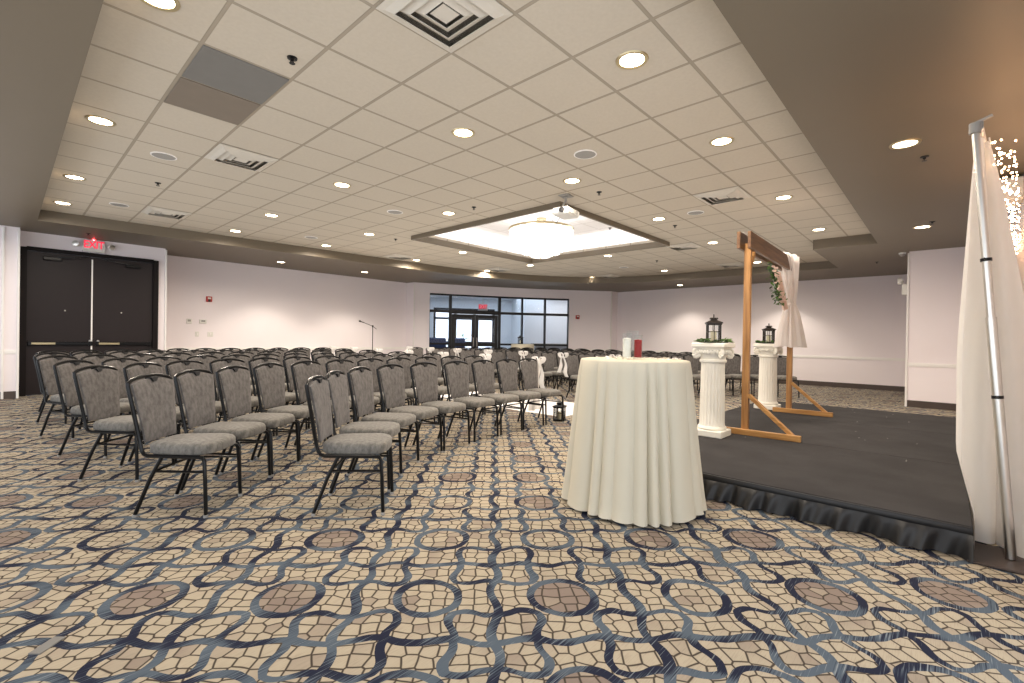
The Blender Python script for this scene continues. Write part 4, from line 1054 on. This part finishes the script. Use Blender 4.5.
def drape(u, v):           # u along the bar from the near end, v downward
    z = 2.455 - 2.43 * v; s = u
    x = 3.86 + 4.3 * s; yb = drape_y(x)
    amp = (.006 + .040 * min(1, v * 1.8) ** .8) * math.exp(-((x - 3.95) / .9) ** 2) + (.012 + .035 * min(1, v * 2))
    ph = (x - 3.93) * 21 + .7 * sin(2.1 * x)
    y = yb + amp * cos(ph) * (1 if cos(ph) > 0 else .8) - .02 * v
    x = x + .035 * sin(ph * 2) * min(1, v * 2)
    y = max(y, -.545)
    if z < .6: y = min(y, -.045 - .09 * min(1, (.6 - z) / .4))
    return (x, y, z + .006 * sin(ph))
tag(MB().grid(drape, 520, 40).build('white_drape', M['drape'], angle=180), 'long white voile drape hanging behind the stage from the leaning pole', 'drape')
# loose end of the drape gathered round the back of the pole
def tail(u, v):
    z = 2.43 - 2.415 * v; w_ = .03 + .24 * min(1, v * 1.3) ** .7
    y = -.13 - .16 * v - .02 + (u - .5) * w_ * -1.0 - .06 * v; x = 3.93 + .04 * sin(7 * u + 2 * v) * (.3 + v) + .02
    if v > .93: x += -.06 * (v - .93) / .07 * sin(pi * u); 
    return (x + .05, max(y, -.55), max(z, .012))
tag(MB().grid(tail, 26, 40).build('drape_end', M['drape'], angle=180), 'gathered end of white voile beside the leaning steel pole', 'drape')
# fairy lights
t = thing('fairy_lights', 'warm fairy light string glowing along the top of the drape', 'fairy lights', (0, 0, 0))
cab, bul = MB(), MB(); N = 70; line = []
for i in range(N):
    u = i / (N - 1); x = 4.0 + 4.1 * u; y = drape_y(x) - .03; z = 2.47 - .02 + .02 * sin(i * 1.3); line.append((x, max(y, -.55), z))
cab.tube(line, .003, 5)
for i in range(0, N):
    x, y, z = line[i]
    L_ = random.uniform(.04, .20); hx = random.uniform(-.05, .05)
    for k_ in range(4):
        v = (k_ + 1) / 4; p = (x + hx * v + random.uniform(-.03, .03), max(-.56, y - random.uniform(.0, .11)), z - L_ * v + random.uniform(-.06, .05)); bul.sphere(p, .0052, 6, 4)
    cab.tube([(x, y, z), (x + hx, y, z - L_)], .0015, 4)
cab.build('cable', M['plastic_white'], t); o = bul.build('bulbs', M['bulb'], t); o['kind'] = 'stuff'
tag(MB().box((.12, 2.50, .002), (.10, .045, .004), rz=.75).build('floor_outlet_cover', M['grey_panel'], smooth=False), 'small grey outlet cover plate in the carpet at lower left', 'outlet cover')

# ------------------------------------------------------------------ light
def spot(l, power, col, size, blend, rad=.07):
    d = bpy.data.lights.new('downlight_lamp', 'SPOT'); d.energy = power; d.color = col; d.spot_size = math.radians(size); d.spot_blend = blend; d.shadow_soft_size = rad
    o = bpy.data.objects.new('downlight_lamp', d); COL.objects.link(o); o.location = (l[0], l[1], l[2] - .03); return o
WARM = (1, .87, .73)
for i, l in enumerate(LAMPS):
    if l[2] < HC - .05: spot(l, 46, (1, .90, .75), 106, .5)
    else: spot(l, 50, WARM, 172, .55)
def area(l, sx, sy, power, col, rot=(0, 0, 0)):
    d = bpy.data.lights.new('area_lamp', 'AREA'); d.shape = 'RECTANGLE'; d.size = sx; d.size_y = sy; d.energy = power; d.color = col
    o = bpy.data.objects.new('area_lamp', d); COL.objects.link(o); o.location = l; o.rotation_euler = rot; return o
def point(l, power, col, rad=.1):
    d = bpy.data.lights.new('bulb_lamp', 'POINT'); d.energy = power; d.color = col; d.shadow_soft_size = rad
    o = bpy.data.objects.new('bulb_lamp', d); COL.objects.link(o); o.location = l; return o
area((5.9, 5.7, 2.1), 12.8, 9.8, 58, (1, .955, .89), (pi, 0, 0))  # added fill lamp facing up, no such fixture in the hall, brightens the ceiling
# cove strips throw light up into the raised square
cx_, cy_ = (UX0 + UX1) / 2, (UY0 + UY1) / 2
for l, sx, sy in (((UX0 - .18, cy_, HC + .15), .05, 3.6), ((UX1 + .18, cy_, HC + .15), .05, 3.6), ((cx_, UY0 - .18, HC + .15), 3.6, .05), ((cx_, UY1 + .18, HC + .15), 3.6, .05)):
    area(l, sx, sy, 2.6, (1, .96, .98), (pi, 0, 0))
for k in range(4): point((CX + .72 * cos(k * pi / 2 + .4), CY + .72 * sin(k * pi / 2 + .4), 3.30), 1.0, (1, .95, .92), .08)
for x in (4.5, 5.6, 6.8): point((x, drape_y(x) - .03, 2.52), 1.3, (1, .58, .30), .05)
o = LB(-.5, 2.6); area((o[0], o[1], 2.92), 5, 2.5, 36, (.80, .90, 1.0), (0, 0, rzl))
o = LB(2.6, 1.5); area((o[0], o[1], 2.92), 1.6, 1.2, 12, (1, .95, .9), (0, 0, rzl))
point((1.19, 12.40, 3.012), .10, (1, .04, .05), .004)

w = bpy.data.worlds.new('daylight'); SC.world = w; w.use_nodes = True
bg = w.node_tree.nodes['Background']; bg.inputs[0].default_value = (.90, .94, 1.0, 1); bg.inputs[1].default_value = 1.0

SC.view_settings.view_transform = 'Standard'; SC.view_settings.look = 'None'; SC.view_settings.gamma = 1; SC.view_settings.use_curve_mapping = False
SC.view_settings.exposure = 1.3
SC.cycles.max_bounces = 8; SC.cycles.diffuse_bounces = 5; SC.cycles.transparent_max_bounces = 16; SC.cycles.sample_clamp_indirect = 4
SC.cycles.caustics_reflective = False; SC.cycles.caustics_refractive = False
